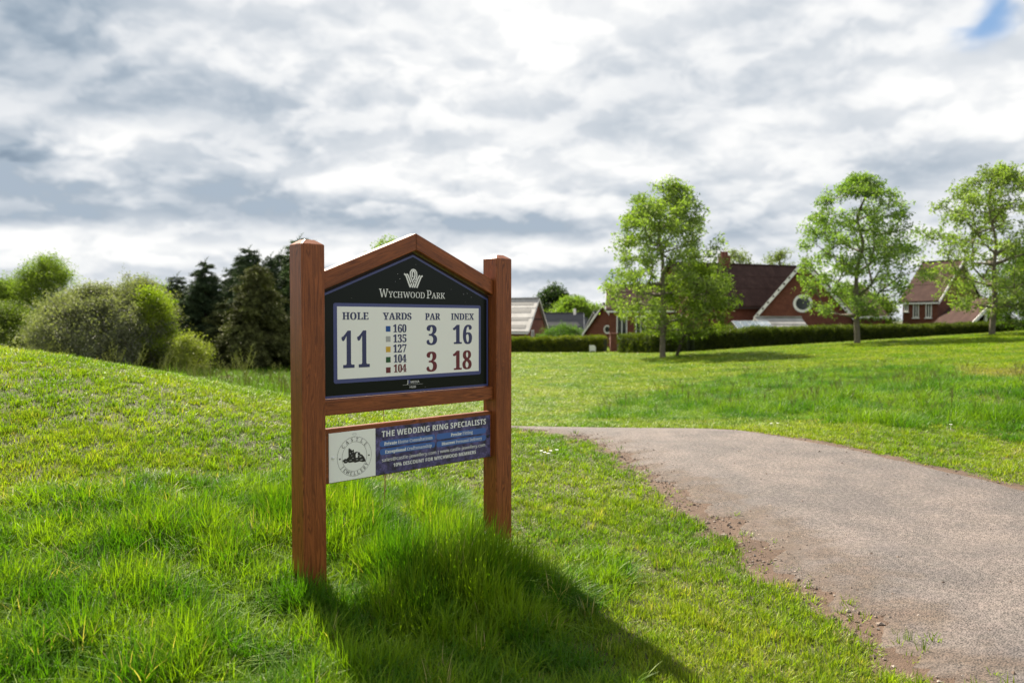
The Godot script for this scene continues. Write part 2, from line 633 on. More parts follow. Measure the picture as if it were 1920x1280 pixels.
func strip(a: PackedVector2Array, b: PackedVector2Array, across: int, lift: float, tint: Callable) -> ArrayMesh:
	var st := begin()
	var n := a.size()
	for i in n:
		for k in across + 1:
			var p := a[i].lerp(b[i], k / float(across))
			st.set_color(tint.call(p, k / float(across)))
			st.add_vertex(Vector3(p.x, land(p.x, p.y) + (lift if k > 0 and k < across else -0.012), -p.y))
	for i in n - 1:
		for k in across:
			var q := i * (across + 1) + k
			var r := q + across + 1
			for v in [q, r, q + 1, r, r + 1, q + 1]:
				st.add_index(v)
	st.generate_normals()
	return st.commit()

func build_path() -> void:
	var n := 900
	near_line = smooth_line(NEAR_EDGE, n)
	far_line = smooth_line(FAR_EDGE, n)
	var na := PackedVector2Array()
	var fa := PackedVector2Array()
	var ns := PackedVector2Array()
	var fs := PackedVector2Array()
	for i in n:
		var a := near_line[i]
		var b := far_line[i]
		var dir := (b - a).normalized()
		var j1 := noise.get_noise_2d(a.x * 3.0, a.y * 3.0) * 0.6 + noise.get_noise_2d(a.x * 9.0, a.y * 9.0) * 0.25 + noise.get_noise_2d(a.x * 26.0, a.y * 26.0) * 0.2
		var j2 := noise.get_noise_2d(b.x * 3.0 + 50, b.y * 3.0) * 0.6 + noise.get_noise_2d(b.x * 10.0, b.y * 10.0) * 0.4
		na.append(a + dir * (0.13 + 0.26 * j1))
		fa.append(b - dir * (0.03 + 0.05 * j2))
		var j3 := noise.get_noise_2d(a.x * 2.0 + 20, a.y * 2.0) * 0.6 + noise.get_noise_2d(a.x * 7.0, a.y * 7.0) * 0.4
		ns.append(a - dir * (-0.02 + 0.15 * j3))
		fs.append(b + dir * (0.01 + 0.11 * j2))
	path_area = ns.duplicate()
	var back := fs.duplicate()
	back.reverse()
	path_area.append_array(back)
	var plain := func(_p: Vector2, _t: float) -> Color: return Color(1, 1, 1)
	var e1 := PackedVector2Array()
	var e2 := PackedVector2Array()
	for i in n:
		var dir := (far_line[i] - near_line[i]).normalized()
		e1.append(ns[i] - dir * 0.15)
		e2.append(fs[i] + dir * 0.12)
	struct("path_edge_soil", strip(e1, e2, 26, 0.005, plain), M.soil)
	# asphalt, with soil trodden onto it along the inner edge
	var tint := func(p: Vector2, t: float) -> Color:
		var m := noise.get_noise_2d(p.x * 1.3, p.y * 1.3) * 0.5 + noise.get_noise_2d(p.x * 5.0, p.y * 5.0) * 0.5
		var c := Color(.135, .117, .112).lerp(Color(.205, .17, .156), clampf(0.5 + 0.6 * noise.get_noise_2d(p.x * 0.7 + 40, p.y * 0.7) + 0.45 * noise.get_noise_2d(p.x * 2.6, p.y * 2.6 + 11) + 0.25 * noise.get_noise_2d(p.x * 8, p.y * 8), 0, 1))
		var dirt := smoothstep(0.22, 0.02, t + 0.17 * m) * 0.9 + smoothstep(0.95, 1.0, t + 0.03 * m) * 0.6
		return c.lerp(Color(.125, .088, .064), clampf(dirt, 0, 0.9))
	struct("path", strip(na, fa, 40, 0.009, tint), M.asphalt)

func on_path(p: Vector2) -> bool:
	if p.x > 7.0 or p.y > 15.0:
		return false
	return Geometry2D.is_point_in_polygon(p, path_area)

# ------------------------------------------------------------------ the sign
func font_of(family: String, weight: int) -> Font:
	var f := SystemFont.new()
	f.font_names = PackedStringArray([family])
	f.font_weight = weight
	return f

var fonts := {}
var cap := {}

func text_mesh(s: String, f: String) -> TextMesh:
	var t := TextMesh.new()
	t.text = s
	t.font = fonts[f]
	t.font_size = 64
	t.pixel_size = 0.01
	t.depth = 0.02
	t.curve_step = 1.5
	t.horizontal_alignment = HORIZONTAL_ALIGNMENT_LEFT
	return t

func write(s: String, f: String, x0: float, x1: float, y0: float, y1: float, z: float, mat: Material, parent: Node) -> void:
	# capitals stand from y0 to y1, the line runs from x0 to x1
	var t := text_mesh(s, f)
	if not cap.has(f):
		cap[f] = text_mesh("H", f).get_aabb()
	var box := t.get_aabb()
	# heavy print: the same letters twice, a hair apart
	if f == "serif":
		var by := (y1 - y0) * 0.05
		write(s, "serif_", x0 + by, x1, y0, y1, z + 0.0002, mat, parent)
		x1 -= by
	var sx := (x1 - x0) / box.size.x
	var sy: float = (y1 - y0) / cap[f].size.y
	var o := part("lettering", t, mat, parent)
	o.scale = Vector3(sx, sy, 0.03)
	o.position = Vector3(x0 - box.position.x * sx, y0 - cap[f].position.y * sy, z)

func write_round(s: String, f: String, c: Vector2, r: Vector2, from_deg: float, to_deg: float, size: float, z: float, mat: Material, parent: Node, below: bool) -> void:
	for i in s.length():
		var a := deg_to_rad(lerpf(from_deg, to_deg, i / (s.length() - 1.0)))
		var t := text_mesh(s[i], f)
		if not cap.has(f):
			cap[f] = text_mesh("H", f).get_aabb()
		var k: float = size / cap[f].size.y
		var o := part("lettering", t, mat, parent)
		var box := t.get_aabb()
		var mid := Vector3(box.position.x + box.size.x / 2, cap[f].position.y + cap[f].size.y / 2, 0)
		var turn := a + PI / 2 if below else a - PI / 2
		var b := Basis(Vector3(0, 0, 1), turn) * Basis.from_scale(Vector3(k * 0.92, k, 0.03))
		o.transform = Transform3D(b, Vector3(c.x + r.x * cos(a), c.y + r.y * sin(a), z) - b * mid)

func post_mesh(top: float, off: float) -> ArrayMesh:
	var st := begin()
	var rings := [[0.06, -0.45], [0.06, top - 0.004], [0.0575, top], [0.027, top + 0.021]]
	var ch := 0.004
	var loop := func(a: float, y: float) -> Array:
		var k := minf(ch, a * 0.2)
		return [Vector3(-a + k, y, a), Vector3(a - k, y, a), Vector3(a, y, a - k), Vector3(a, y, -a + k), Vector3(a - k, y, -a), Vector3(-a + k, y, -a), Vector3(-a, y, -a + k), Vector3(-a, y, a - k)]
	for q in rings.size() - 1:
		var lo: Array = loop.call(rings[q][0], rings[q][1])
		var hi: Array = loop.call(rings[q + 1][0], rings[q + 1][1])
		for i in 8:
			var j := (i + 1) % 8
			var u0 := off + (i / 2 + (i % 2)) * 0.43
			var u1 := u0 + (0.43 if i % 2 == 0 else 0.015)
			if i % 2 == 1:
				u0 -= 0.0
			quad(st, lo[i], lo[j], hi[j], hi[i], Vector2(u0, lo[i].y / 1.3), Vector2(u1, lo[i].y / 1.3), Vector2(u1, hi[i].y / 1.3), Vector2(u0, hi[i].y / 1.3))
	var t: Array = loop.call(rings[-1][0], rings[-1][1])
	for i in range(1, 7):
		tri(st, t[0], t[i], t[i + 1], Vector2(.1, .1), Vector2(.2, .1), Vector2(.2, .15))
	return st.commit()

func dome(r: float, h: float) -> ArrayMesh:
	var st := begin()
	var n := 16
	for k in 5:
		var a0 := k / 5.0 * PI / 2
		var a1 := (k + 1) / 5.0 * PI / 2
		for i in n:
			var t0 := TAU * i / n
			var t1 := TAU * (i + 1) / n
			var v := []
			for q in [[t0, a0], [t1, a0], [t1, a1], [t0, a1]]:
				v.append(Vector3(cos(q[0]) * cos(q[1]) * r, sin(q[0]) * cos(q[1]) * r, sin(q[1]) * h))
			quad(st, v[0], v[1], v[2], v[3])
	return st.commit()

func build_sign() -> void:
	fonts["serif"] = font_of("Droid Serif", 700)
	fonts["serif_"] = fonts["serif"]
	fonts["serif_thin"] = font_of("Droid Serif", 400)
	fonts["sans"] = font_of("Droid Sans", 700)
	fonts["sans_thin"] = font_of("Droid Sans", 400)
	var s := thing("hole_sign", "brown timber hole sign with peaked top and two square posts standing in long grass", "sign", Vector3(-0.974, 0, -3.46), deg_to_rad(PHI))
	part("post", post_mesh(1.617, 0.0), M.wood, s, Vector3(0.06, 0, -0.06)).set_meta("label", "thick square left post with chamfered top")
	part("post", post_mesh(1.617, 0.37), M.wood, s, Vector3(1.277, 0, -0.06))
	# beams
	var ax := 0.6735
	part("roof_beam", plate(PackedVector2Array([Vector2(.1215, 1.4), Vector2(ax - .0006, 1.628), Vector2(ax - .0006, 1.716), Vector2(.1215, 1.488)]), -.028, -.098, .004, Vector2(.924, .381), Vector2(.2, .1)), M.wood, s)
	part("roof_beam", plate(PackedVector2Array([Vector2(ax + .0006, 1.628), Vector2(1.2155, 1.404), Vector2(1.2155, 1.492), Vector2(ax + .0006, 1.716)]), -.028, -.098, .004, Vector2(.924, -.381), Vector2(.55, .4)), M.wood, s)
	part("rail", plate(rect(.1215, .8, 1.2155, .874), -.028, -.098, .004, Vector2(1, 0), Vector2(.8, .3)), M.wood, s)
	part("gap_shade_board", plate(PackedVector2Array([Vector2(.123, .876), Vector2(1.214, .876), Vector2(1.214, 1.4), Vector2(ax, 1.622), Vector2(.123, 1.396)]), -.068, -.08, .001), M.gap_shade, s)  # added board, dark to give the shade in the gap round the panel
	# the information panel
	var shape := PackedVector2Array([Vector2(.135, .879), Vector2(1.203, .879), Vector2(1.203, 1.383), Vector2(.674, 1.606), Vector2(.135, 1.384)])
	var p := part("information_panel", plate(shape, -.06, -.067, .001), M.panel_blue, s)
	p.set_meta("label", "dark green panel with blue border and white score table")
	var z := -.06
	part("panel_face", plate(inset(shape, .0115), z + .0012, z + .0002, .0003), M.panel_green, p)
	part("table_frame", plate(round_rect(.1965, .949, 1.146, 1.344, .012), z + .0022, z + .0014, .0002), M.panel_blue, p)
	part("table_field", plate(rect(.2165, .969, 1.1295, 1.327), z + .0032, z + .0024, .0002), M.panel_white, p)
	z = -.0564
	write("HOLE", "serif", .245, .395, 1.2625, 1.299, z, M.print_navy, p)
	write("YARDS", "serif", .481, .66, 1.262, 1.2985, z, M.print_navy, p)
	write("PAR", "serif", .749, .852, 1.2615, 1.2975, z, M.print_navy, p)
	write("INDEX", "serif", .927, 1.094, 1.2615, 1.2975, z, M.print_navy, p)
	write("11", "serif_", .240, .401, 1.023, 1.2085, z, M.print_navy, p)
	var rows := [["160", 1.1965, "print_blue", 1.2005], ["135", 1.144, "print_grey", 1.148], ["127", 1.0915, "print_yellow", 1.0945], ["104", 1.039, "print_green", 1.041], ["104", .988, "print_red", .9875]]
	for i in 5:
		write(rows[i][0], "serif", .5435 if i < 3 else .546, .627, rows[i][1], rows[i][1] + .042, z, M.print_red if i == 4 else M.print_navy, p)
		part("tee_marker", plate(rect(.4985, rows[i][3], .527, rows[i][3] + .029), z + .0002, z - .0003, .0001), M[rows[i][2]], p)
	write("3", "serif", .7585, .8295, 1.1275, 1.234, z, M.print_navy, p)
	write("16", "serif", .94, 1.079, 1.1275, 1.234, z, M.print_navy, p)
	write("3", "serif", .7575, .828, .983, 1.0895, z, M.print_red, p)
	write("18", "serif", .94, 1.0755, .983, 1.0895, z, M.print_red, p)
	z = -.0584
	write("W", "serif_thin", .460, .516, 1.3775, 1.4205, z, M.print_white, p)
	write("YCHWOOD", "serif_thin", .517, .7485, 1.3775, 1.4085, z, M.print_white, p)
	write("P", "serif_thin", .762, .793, 1.3775, 1.4205, z, M.print_white, p)
	write("ARK", "serif_thin", .795, .8865, 1.3775, 1.4085, z, M.print_white, p)
	write("J", "sans", .631, .638, .926, .943, z, M.print_white, p)
	write("B", "sans", .6395, .6525, .926, .943, z, M.panel_blue, p)
	write("MEDIA", "sans_thin", .655, .711, .926, .938, z, M.print_white, p)
	write("HUB", "sans_thin", .649, .688, .9, .9115, z, M.print_white, p)
	part("emblem", ribbon([Vector2(.604, .9185), Vector2(.733, .9185)], .0014, z + .0002), M.print_grey, p)
	# the woven crown-like emblem above the name
	var g := func(a: Array) -> Array:
		var out := []
		for q in a:
			out.append(Vector2((q[0] - 950) * .000306 + .6745, 1.531 - (q[1] - 272) * .000249))
		return out
	for st in [[[755, 384], [780, 398], [800, 430], [882, 665]], [[806, 386], [832, 405], [850, 440], [897, 568]], [[1150, 410], [1122, 425], [1105, 455], [1020, 670]], [[1095, 408], [1072, 425], [1055, 455], [972, 668]], [[948, 575], [905, 470], [884, 400], [887, 340], [915, 298], [952, 282], [990, 298], [1018, 340], [1025, 410], [1012, 470], [998, 512]], [[938, 450], [925, 400], [927, 350], [942, 318], [962, 318], [982, 350], [984, 410], [968, 470], [948, 512]], [[912, 580], [884, 665]], [[962, 580], [928, 668]], [[975, 520], [988, 560]]]:
		part("emblem", ribbon(g.call(st), .0088 if st.size() != 11 else .0075, z + .0002), M.print_white, p)
	# dried specks on the dark face
	for q in [[.575, 1.5, .0022], [.56, 1.46, .0016], [.588, 1.475, .0026], [.69, 1.555, .0014], [1.02, 1.405, .0026], [1.045, 1.41, .002], [1.075, 1.39, .0022], [.93, 1.43, .0015], [1.03, 1.36, .0014], [.3, 1.37, .0014], [.75, .9, .0014], [1.1, .92, .0012]]:
		part("speck", plate(PackedVector2Array(arc_points(Vector2(q[0], q[1]), Vector2(q[2], q[2] * 0.7), 7)), z + .0003, z - .0001, .00004), M.print_grey, p)
	# the advertisement board below
	var bd := part("advert_board", plate(rect(.1215, .466, 1.2155, .734), -.04, -.075, .004, Vector2(1, 0), Vector2(.1, .7)), M.wood, s)
	bd.set_meta("label", "narrow advertising board with white and purple plate under the rail")
	z = -.04
	part("white_plate", plate(rect(.155, .4705, .4195, .7115), z + .004, z + .0003, .0005), M.panel_white, bd)
	part("printed_plate", plate(rect(.4199, .4705, 1.199, .7115), z + .004, z + .0003, .0005), M.advert, bd)
	z = -.0357
	for q in [[.445, .611, .799, .642], [.445, .5705, .799, .602], [.808, .6095, 1.166, .6415], [.808, .568, 1.166, .6005]]:
		part("text_band", plate(round_rect(q[0], q[1], q[2], q[3], .0145), z, z - .0002, .0001), M.print_pill, bd)
	z = -.0352
	write("THE WEDDING RING SPECIALISTS", "sans", .456, 1.165, .6625, .6925, z, M.print_white, bd)
	write("Private", "serif", .471, .55, .618, .6345, z, M.print_white, bd)
	write("Home Consultations", "serif_thin", .5565, .78, .618, .6345, z, M.print_white, bd)
	write("Exceptional", "serif", .476, .6065, .576, .592, z, M.print_white, bd)
	write("Craftsmanship", "serif_thin", .613, .775, .576, .592, z, M.print_white, bd)
	write("Precise", "serif", .907, .984, .618, .635, z, M.print_white, bd)
	write("Fitting", "serif_thin", .991, 1.066, .618, .635, z, M.print_white, bd)
	write("Discreet", "serif", .843, .935, .576, .592, z, M.print_white, bd)
	write("Personal Delivery", "serif_thin", .942, 1.134, .576, .592, z, M.print_white, bd)
	write("sales@castle-jewellery.com", "sans_thin", .457, .805, .535, .5525, z, M.print_white, bd)
	write("|", "sans_thin", .8175, .82, .535, .55, z, M.print_white, bd)
	write("www.castle-jewellery.com", "sans_thin", .832, 1.158, .535, .5525, z, M.print_white, bd)
	write("10% DISCOUNT FOR WYCHWOOD MEMBERS", "sans", .527, 1.0885, .501, .5195, z, M.print_white, bd)
	var c := Vector2(.297, .5845)
	part("emblem", ribbon(arc_points(c, Vector2(.097, .0975), 64), .0012, z, true), M.print_black, bd)
	part("emblem", ribbon(arc_points(c, Vector2(.0705, .073), 56), .0012, z, true), M.print_black, bd)
	write_round("CASTLE", "serif_thin", c, Vector2(.084, .085), 140, 40, .017, z, M.print_black, bd, false)
	write_round("JEWELLERY", "serif_thin", c, Vector2(.0835, .085), 214, 326, .0165, z, M.print_black, bd, true)
	for q in [.2145, .3795]:
		part("emblem", plate(PackedVector2Array(arc_points(Vector2(q, .5805), Vector2(.0042, .0042), 14)), z + .0001, z - .0002, .00005), M.print_black, bd)
	part("emblem", ribbon([Vector2(.2845, .6955), Vector2(.29, .7005), Vector2(.304, .7005), Vector2(.3095, .6955), Vector2(.297, .683)], .0011, z, true), M.print_grey, bd)
	part("emblem", ribbon([Vector2(.2845, .6955), Vector2(.3095, .6955)], .0009, z), M.print_grey, bd)
	# ruined tower on a rock with an arch
	var ruin := PackedVector2Array([Vector2(.229, .571), Vector2(.240, .557), Vector2(.252, .556), Vector2(.258, .561), Vector2(.268, .556), Vector2(.29, .557), Vector2(.301, .5525), Vector2(.326, .556), Vector2(.342, .551), Vector2(.362, .551), Vector2(.357, .565), Vector2(.35, .577), Vector2(.34, .588), Vector2(.33, .592), Vector2(.326, .601), Vector2(.3165, .603), Vector2(.3155, .592), Vector2(.3155, .5765), Vector2(.3035, .5765), Vector2(.303, .594), Vector2(.307, .600), Vector2(.315, .602), Vector2(.3145, .6065), Vector2(.3, .6055), Vector2(.2945, .602), Vector2(.2925, .618), Vector2(.288, .6195), Vector2(.2855, .6155), Vector2(.28, .6165), Vector2(.278, .622), Vector2(.2715, .6225), Vector2(.27, .6275), Vector2(.2635, .6285), Vector2(.262, .61), Vector2(.263, .585), Vector2(.25, .577), Vector2(.243, .579)])
	part("emblem", plate(ruin, z + .0001, z - .0003, .00005), M.print_black, bd)
	for q in [[.27, .6, .276, .604], [.279, .588, .283, .592], [.325, .575, .335, .583], [.305, .565, .315, .568], [.33, .56, .342, .565], [.268, .566, .28, .569], [.284, .575, .291, .578], [.318, .585, .324, .589], [.243, .565, .251, .568], [.285, .604, .289, .609]]:
		part("emblem", plate(rect(q[0], q[1], q[2], q[3]), z + .0004, z + .0002, .00005), M.print_grey, bd)
	part("screw", dome(.0085, .006), M.screw_white, bd, Vector3(.1765, .5905, -.0361))
	part("screw", dome(.0085, .006), M.screw_black, bd, Vector3(1.1805, .5905, -.0361))

# ------------------------------------------------------------------ grass
func blade_tuft(n: int, r: float, h0: float, h1: float, w: float, lean: float, segs: int, sd: int, stray := 0.0) -> ArrayMesh:
	var g := RandomNumberGenerator.new()
	g.seed = sd
	var st := begin()
	for i in n:
		var a := g.randf() * TAU
		var q := sqrt(g.randf()) * r
		var base := Vector3(cos(a) * q, -0.01, sin(a) * q)
		var dirn := a + g.randf_range(-1.6, 1.6)
		var out := Vector3(cos(dirn), 0, sin(dirn))
		var h := lerpf(h0, h1, g.randf() * g.randf() * 0.6 + g.randf() * 0.4)
		var l := lean * g.randf_range(0.15, 1.0)
		if g.randf() < stray:
			l *= 2.0
		var side := Vector3(-sin(dirn), 0, cos(dirn)).rotated(Vector3.UP, g.randf_range(-0.9, 0.9))
		var ww := w * g.randf_range(0.65, 1.3)
		# the colour of this blade, relative to its neighbours
		var t := g.randf()
		var c := Color(1, 1, 1)
		if t < 0.10:
			c = Color(2.1, 1.4, 1.5)
		elif t < 0.35:
			c = Color(1.45, 1.25, .9)
		elif t < 0.6:
			c = Color(.6, .72, .8)
		c = c * g.randf_range(0.85, 1.15)
		var prev_l := Vector3.ZERO
		var prev_r := Vector3.ZERO
		var prev_n := Vector3.UP
		for k in segs + 1:
			var u := k / float(segs)
			var p := base + out * (l * h * u * u) + Vector3.UP * (h * (u - 0.32 * l * u * u))
			var tang := (out * (2 * l * u) + Vector3.UP * (1 - 0.64 * l * u)).normalized()
			var nn := side.cross(tang).normalized()
			var half := ww * 0.5 * (1.0 - pow(u, 2.2)) * (0.75 + 0.25 * minf(1, u * 4))
			var pl := p - side * half
			var pr := p + side * half
			if k > 0:
				var vs := [prev_l, prev_r, pr, pl]
				var ns := [prev_n, prev_n, nn, nn]
				for m in ([0, 2, 1, 0, 3, 2] if k < segs else [0, 2, 1]):
					st.set_color(c)
					st.set_normal(ns[m])
					st.add_vertex(vs[m])
			prev_l = pl
			prev_r = pr
			prev_n = nn
	return st.commit()

func seed_stalk(sd: int) -> ArrayMesh:
	var g := RandomNumberGenerator.new()
	g.seed = sd
	var st := begin()
	for i in 3:
		var a := g.randf() * TAU
		var out := Vector3(cos(a), 0, sin(a))
		var h := g.randf_range(0.75, 1.0)
		var l := g.randf_range(0.1, 0.35)
		var pts := []
		for k in 5:
			var u := k / 4.0
			pts.append(out * (l * h * u * u) + Vector3.UP * h * u)
		st.set_color(Color(1.3, 1.1, .9))
		for k in 4:
			tube(st, pts[k], pts[k + 1], 0.004, 0.003, 3)
		st.set_color(Color(1.6, 1.1, 1.2))
		for k in 12:
			var u := 0.72 + 0.28 * k / 11.0
			var p := out * (l * h * u * u) + Vector3.UP * h * u
			var b := g.randf() * TAU
			var o := Vector3(cos(b), 0.9, sin(b)).normalized() * 0.045 * (1.25 - u)* 4.0
			tube(st, p, p + o, 0.004, 0.001, 3)
	return st.commit()

func bump(x: float, d: float, cx: float, cd: float, rx: float, rd: float) -> float:
	var a := (x - cx) / rx
	var b := (d - cd) / rd
	return exp(-a * a - b * b)

func wild(x: float, d: float) -> float:
	# how tall the unmown grass round the sign stands: 0 is lawn
	var v := 1.55 * bump(x, d, -0.33, 3.72, 0.5, 0.55)
	v = maxf(v, 0.85 * bump(x, d, -1.0, 4.4, 0.75, 0.75))
	v = maxf(v, 0.6 * bump(x, d, -1.5, 3.9, 1.1, 0.75))
	v = maxf(v, 0.7 * bump(x, d, -0.6, 4.7, 0.45, 0.6))
	v = maxf(v, 0.48 * bump(x, d, -1.6, 2.9, 1.3, 0.9))
	v = maxf(v, 0.42 * bump(x, d, -0.5, 2.6, 0.9, 0.8))
	v = maxf(v, 0.30 * bump(x, d, 0.35, 4.1, 0.35, 0.5))
	v = maxf(v, 0.55 * bump(x, d, -1.0, 3.3, 0.3, 0.2))
	v *= 1.0 + 0.5 * noise.get_noise_2d(x * 2.2, d * 2.2) + 0.25 * noise.get_noise_2d(x * 6, d * 6)
	# bare earth right beside the near post
	v *= 1.0 - 0.9 * bump(x, d, -0.78, 3.52, 0.16, 0.13)
	v *= 1.0 - 0.8 * bump(x, d, 0.12, 4.3, 0.22, 0.3)
	return clampf(v, 0, 1.6)

const ROUGH := [[.9, 14.2], [2.4, 13.4], [3.7, 11.3], [4.35, 8.9], [5.1, 7.55], [6.6, 6.9], [9.5, 6.6], [11, 9.5], [10.2, 12.2], [10, 17], [13.2, 21.5], [14.6, 25], [12.4, 27.5], [8.3, 26.5], [5.2, 23], [2.6, 18]]
var rough_area := PackedVector2Array()

func rough(x: float, d: float) -> float:
	if not Geometry2D.is_point_in_polygon(Vector2(x + 0.35 * noise.get_noise_2d(x, d), d + 0.5 * noise.get_noise_2d(d, x + 7)), rough_area):
		return 0.0
	return clampf(0.62 + 0.6 * noise.get_noise_2d(x * 0.7, d * 0.5), 0.2, 1.0)

func lawn_color(x: float, d: float, g: RandomNumberGenerator, vary := 0.3) -> Color:
	var n := noise.get_noise_2d(x * 0.45 + 5, d * 0.35) * 0.55 + noise.get_noise_2d(x * 1.9, d * 1.6) * 0.3 + noise.get_noise_2d(x * 7, d * 7) * 0.3
	var c := Color(.12, .235, .012).lerp(Color(.32, .37, .036), clampf(0.5 + 0.75 * n, 0, 1))
	if g.randf() < (0.05 + 0.10 * clampf(n + 0.1, 0, 1)) * vary / 0.3:
		c = c.lerp(Color(.42, .34, .15), g.randf_range(0.3, 0.9))
	c = c.lerp(Color(.34, .27, .1), 0.75 * bump(x, d, 14.8, 22.0, 1.6, 2.2))
	return c * g.randf_range(1.0 - vary, 1.0 + vary)

func build_grass() -> void:
	for q in ROUGH:
		rough_area.append(Vector2(q[0], q[1]))
	var g := RandomNumberGenerator.new()
	g.seed = 99
	# mown turf
	var lawn := Node3D.new()
	lawn.name = "lawn_grass"
	lawn.set_meta("kind", "stuff")
	tag(lawn, "short mown yellow green turf covering the ground", "grass")
	add_child(lawn)
	var short_meshes := [blade_tuft(12, .04, .025, .07, .0048, .8, 2, 1), blade_tuft(12, .045, .02, .055, .0046, 1.2, 2, 2), blade_tuft(10, .03, .03, .085, .005, .7, 3, 3)]
	var short_sets := [Scatter.new(), Scatter.new(), Scatter.new()]
	# from, to, tufts per square metre, spread, height
	var bands := [[1.7, 3.6, 1500, 1.0, 1.0], [3.6, 5.5, 1100, 1.1, 1.0], [5.5, 9.0, 520, 1.5, 1.0], [9.0, 16, 170, 2.5, 1.15], [16, 30, 85, 4.5, 1.2], [30, 48, 34, 8, 1.5], [48, 74, 14, 12, 1.9]]
	for b in bands:
		var d0: float = b[0]
		var d1: float = b[1]
		var mid := (d0 + d1) / 2
		var half := 0.72 * mid * 1.08 + 1.5
		var n := int((d1 - d0) * half * 2 * b[2])
		for i in n:
			var d := sqrt(lerpf(d0 * d0, d1 * d1, g.randf()))
			var x := g.randf_range(-1, 1) * (0.72 * d * 1.08 + 1.5)
			var p := Vector2(x, d)
			if on_path(p) and not (g.randf() < 0.03 and not Geometry2D.is_point_in_polygon(p + Vector2(-0.3, -0.1), path_area)):
				continue
			if d > 6.5 and rough(x, d) > 0 and g.randf() < 0.6:
				continue
			var k := int(g.randi() % 3)
			var sp: float = b[3] * g.randf_range(0.8, 1.25)
			var hh: float = b[4] * g.randf_range(0.75, 1.3) * (1.0 + 0.35 * noise.get_noise_2d(x * 3, d * 3))
			var basis := Basis(Vector3.UP, g.randf() * TAU).scaled(Vector3(sp, hh, sp))
			short_sets[k].put(ground_at(x, d), basis, lawn_color(x, d, g, 0.32 / sqrt(b[3])))
	for k in 3:
		multi("blades", short_sets[k], short_meshes[k], M.blade, lawn)
	print("lawn ", short_sets[0].count() * 3)
	# long grass round the sign and in the left foreground
	var long := Node3D.new()
	long.name = "long_grass"
	long.set_meta("kind", "stuff")
	tag(long, "long lush green grass growing round the sign posts", "grass")
	add_child(long)
	var tall_meshes := [blade_tuft(12, .05, .14, .36, .0066, .75, 5, 11, .15), blade_tuft(12, .05, .12, .33, .006, 1.0, 5, 12, .25), blade_tuft(10, .05, .18, .42, .0068, .5, 5, 13, .1)]
	var tall_sets := [Scatter.new(), Scatter.new(), Scatter.new()]
	for i in 40000:
		var x := g.randf_range(-3.4, 1.0)
		var d := g.randf_range(1.7, 6.2)
		var v := wild(x, d)
		if v < 0.16 or g.randf() > v * 1.25 + 0.1 or on_path(Vector2(x, d)):
			continue
		var k := int(g.randi() % 3)
		var hh := (0.28 + 0.72 * v) * g.randf_range(0.7, 1.15)
		var basis := Basis(Vector3.UP, g.randf() * TAU).scaled(Vector3(lerpf(0.8, 1, v), hh, lerpf(0.8, 1, v)))
		var n := noise.get_noise_2d(x * 2.5, d * 2.5)
		var c := Color(.075, .185, .009).lerp(Color(.215, .33, .015), clampf(0.5 + 1.2 * n + g.randf_range(-.45, .45), 0, 1))
		if g.randf() < 0.02:
			c = Color(.5, .42, .2)
		tall_sets[k].put(ground_at(x, d), basis, c * g.randf_range(0.85, 1.15))
	for k in 3:
		multi("blades", tall_sets[k], tall_meshes[k], M.blade, long)
	print("tall ", tall_sets[0].count() * 3)
	# rough on the bank beyond the path
	var bank := Node3D.new()
	bank.name = "bank_rough_grass"
	bank.set_meta("kind", "stuff")
	tag(bank, "darker unmown rough grass on the bank beyond the path", "grass")
	add_child(bank)
	var bank_sets := [Scatter.new(), Scatter.new(), Scatter.new()]
	for i in 34000:
		var d := 6.6 + 21.0 * pow(g.randf(), 1.35)
		var x := g.randf_range(0.5, 15.0)
		if x > d * 0.80 + 1.0:
			continue
		var v := rough(x, d)
		if v <= 0.0:
			continue
		var k := int(g.randi() % 3)
		var sp := 0.9 + d * 0.05
		var hh := 0.95 * v * g.randf_range(0.6, 1.2)
		var n := noise.get_noise_2d(x * 0.9, d * 0.7)
		var c := Color(.07, .18, .011).lerp(Color(.18, .29, .02), clampf(0.5 + n + g.randf_range(-.4, .4), 0, 1))
		bank_sets[k].put(ground_at(x, d), Basis(Vector3.UP, g.randf() * TAU).scaled(Vector3(sp, hh, sp)), c)
	for k in 3:
		multi("blades", bank_sets[k], tall_meshes[k], M.blade, bank)
	var heads := Scatter.new()
	for i in 900:
		var d := g.randf_range(8, 26)
		var x := g.randf_range(1.5, 15.0)
		if rough(x, d) < 0.55:
			continue
		heads.put(ground_at(x, d), Basis(Vector3.UP, g.randf() * TAU).scaled(Vector3(.5, .42, .5) * g.randf_range(.7, 1.2)), Color(.15, .14, .05))
	multi("seed_heads", heads, seed_stalk(4), M.blade, bank)
	print("bank ", bank_sets[0].count() * 3)
	# long grass behind the left mound
	var fringe := Node3D.new()
	fringe.name = "mound_rough_grass"
	fringe.set_meta("kind", "stuff")
	tag(fringe, "tall wispy grass fringe growing behind the mown left mound", "grass")
	add_child(fringe)
	var fr := Scatter.new()
	var fr2 := Scatter.new()
	for i in 2600:
		var d := g.randf_range(9.3, 13.5)
		var x := lerpf(-7.2, -2.2, g.randf())
		if g.randf() > 0.35 + 0.65 * smoothstep(-0.2, 0.4, noise.get_noise_2d(x * 1.2, d)):
			continue
		var sp := 1.5
		fr.put(ground_at(x, d), Basis(Vector3.UP, g.randf() * TAU).scaled(Vector3(sp, g.randf_range(0.8, 1.5), sp)), Color(.12, .22, .02) * g.randf_range(.7, 1.3))
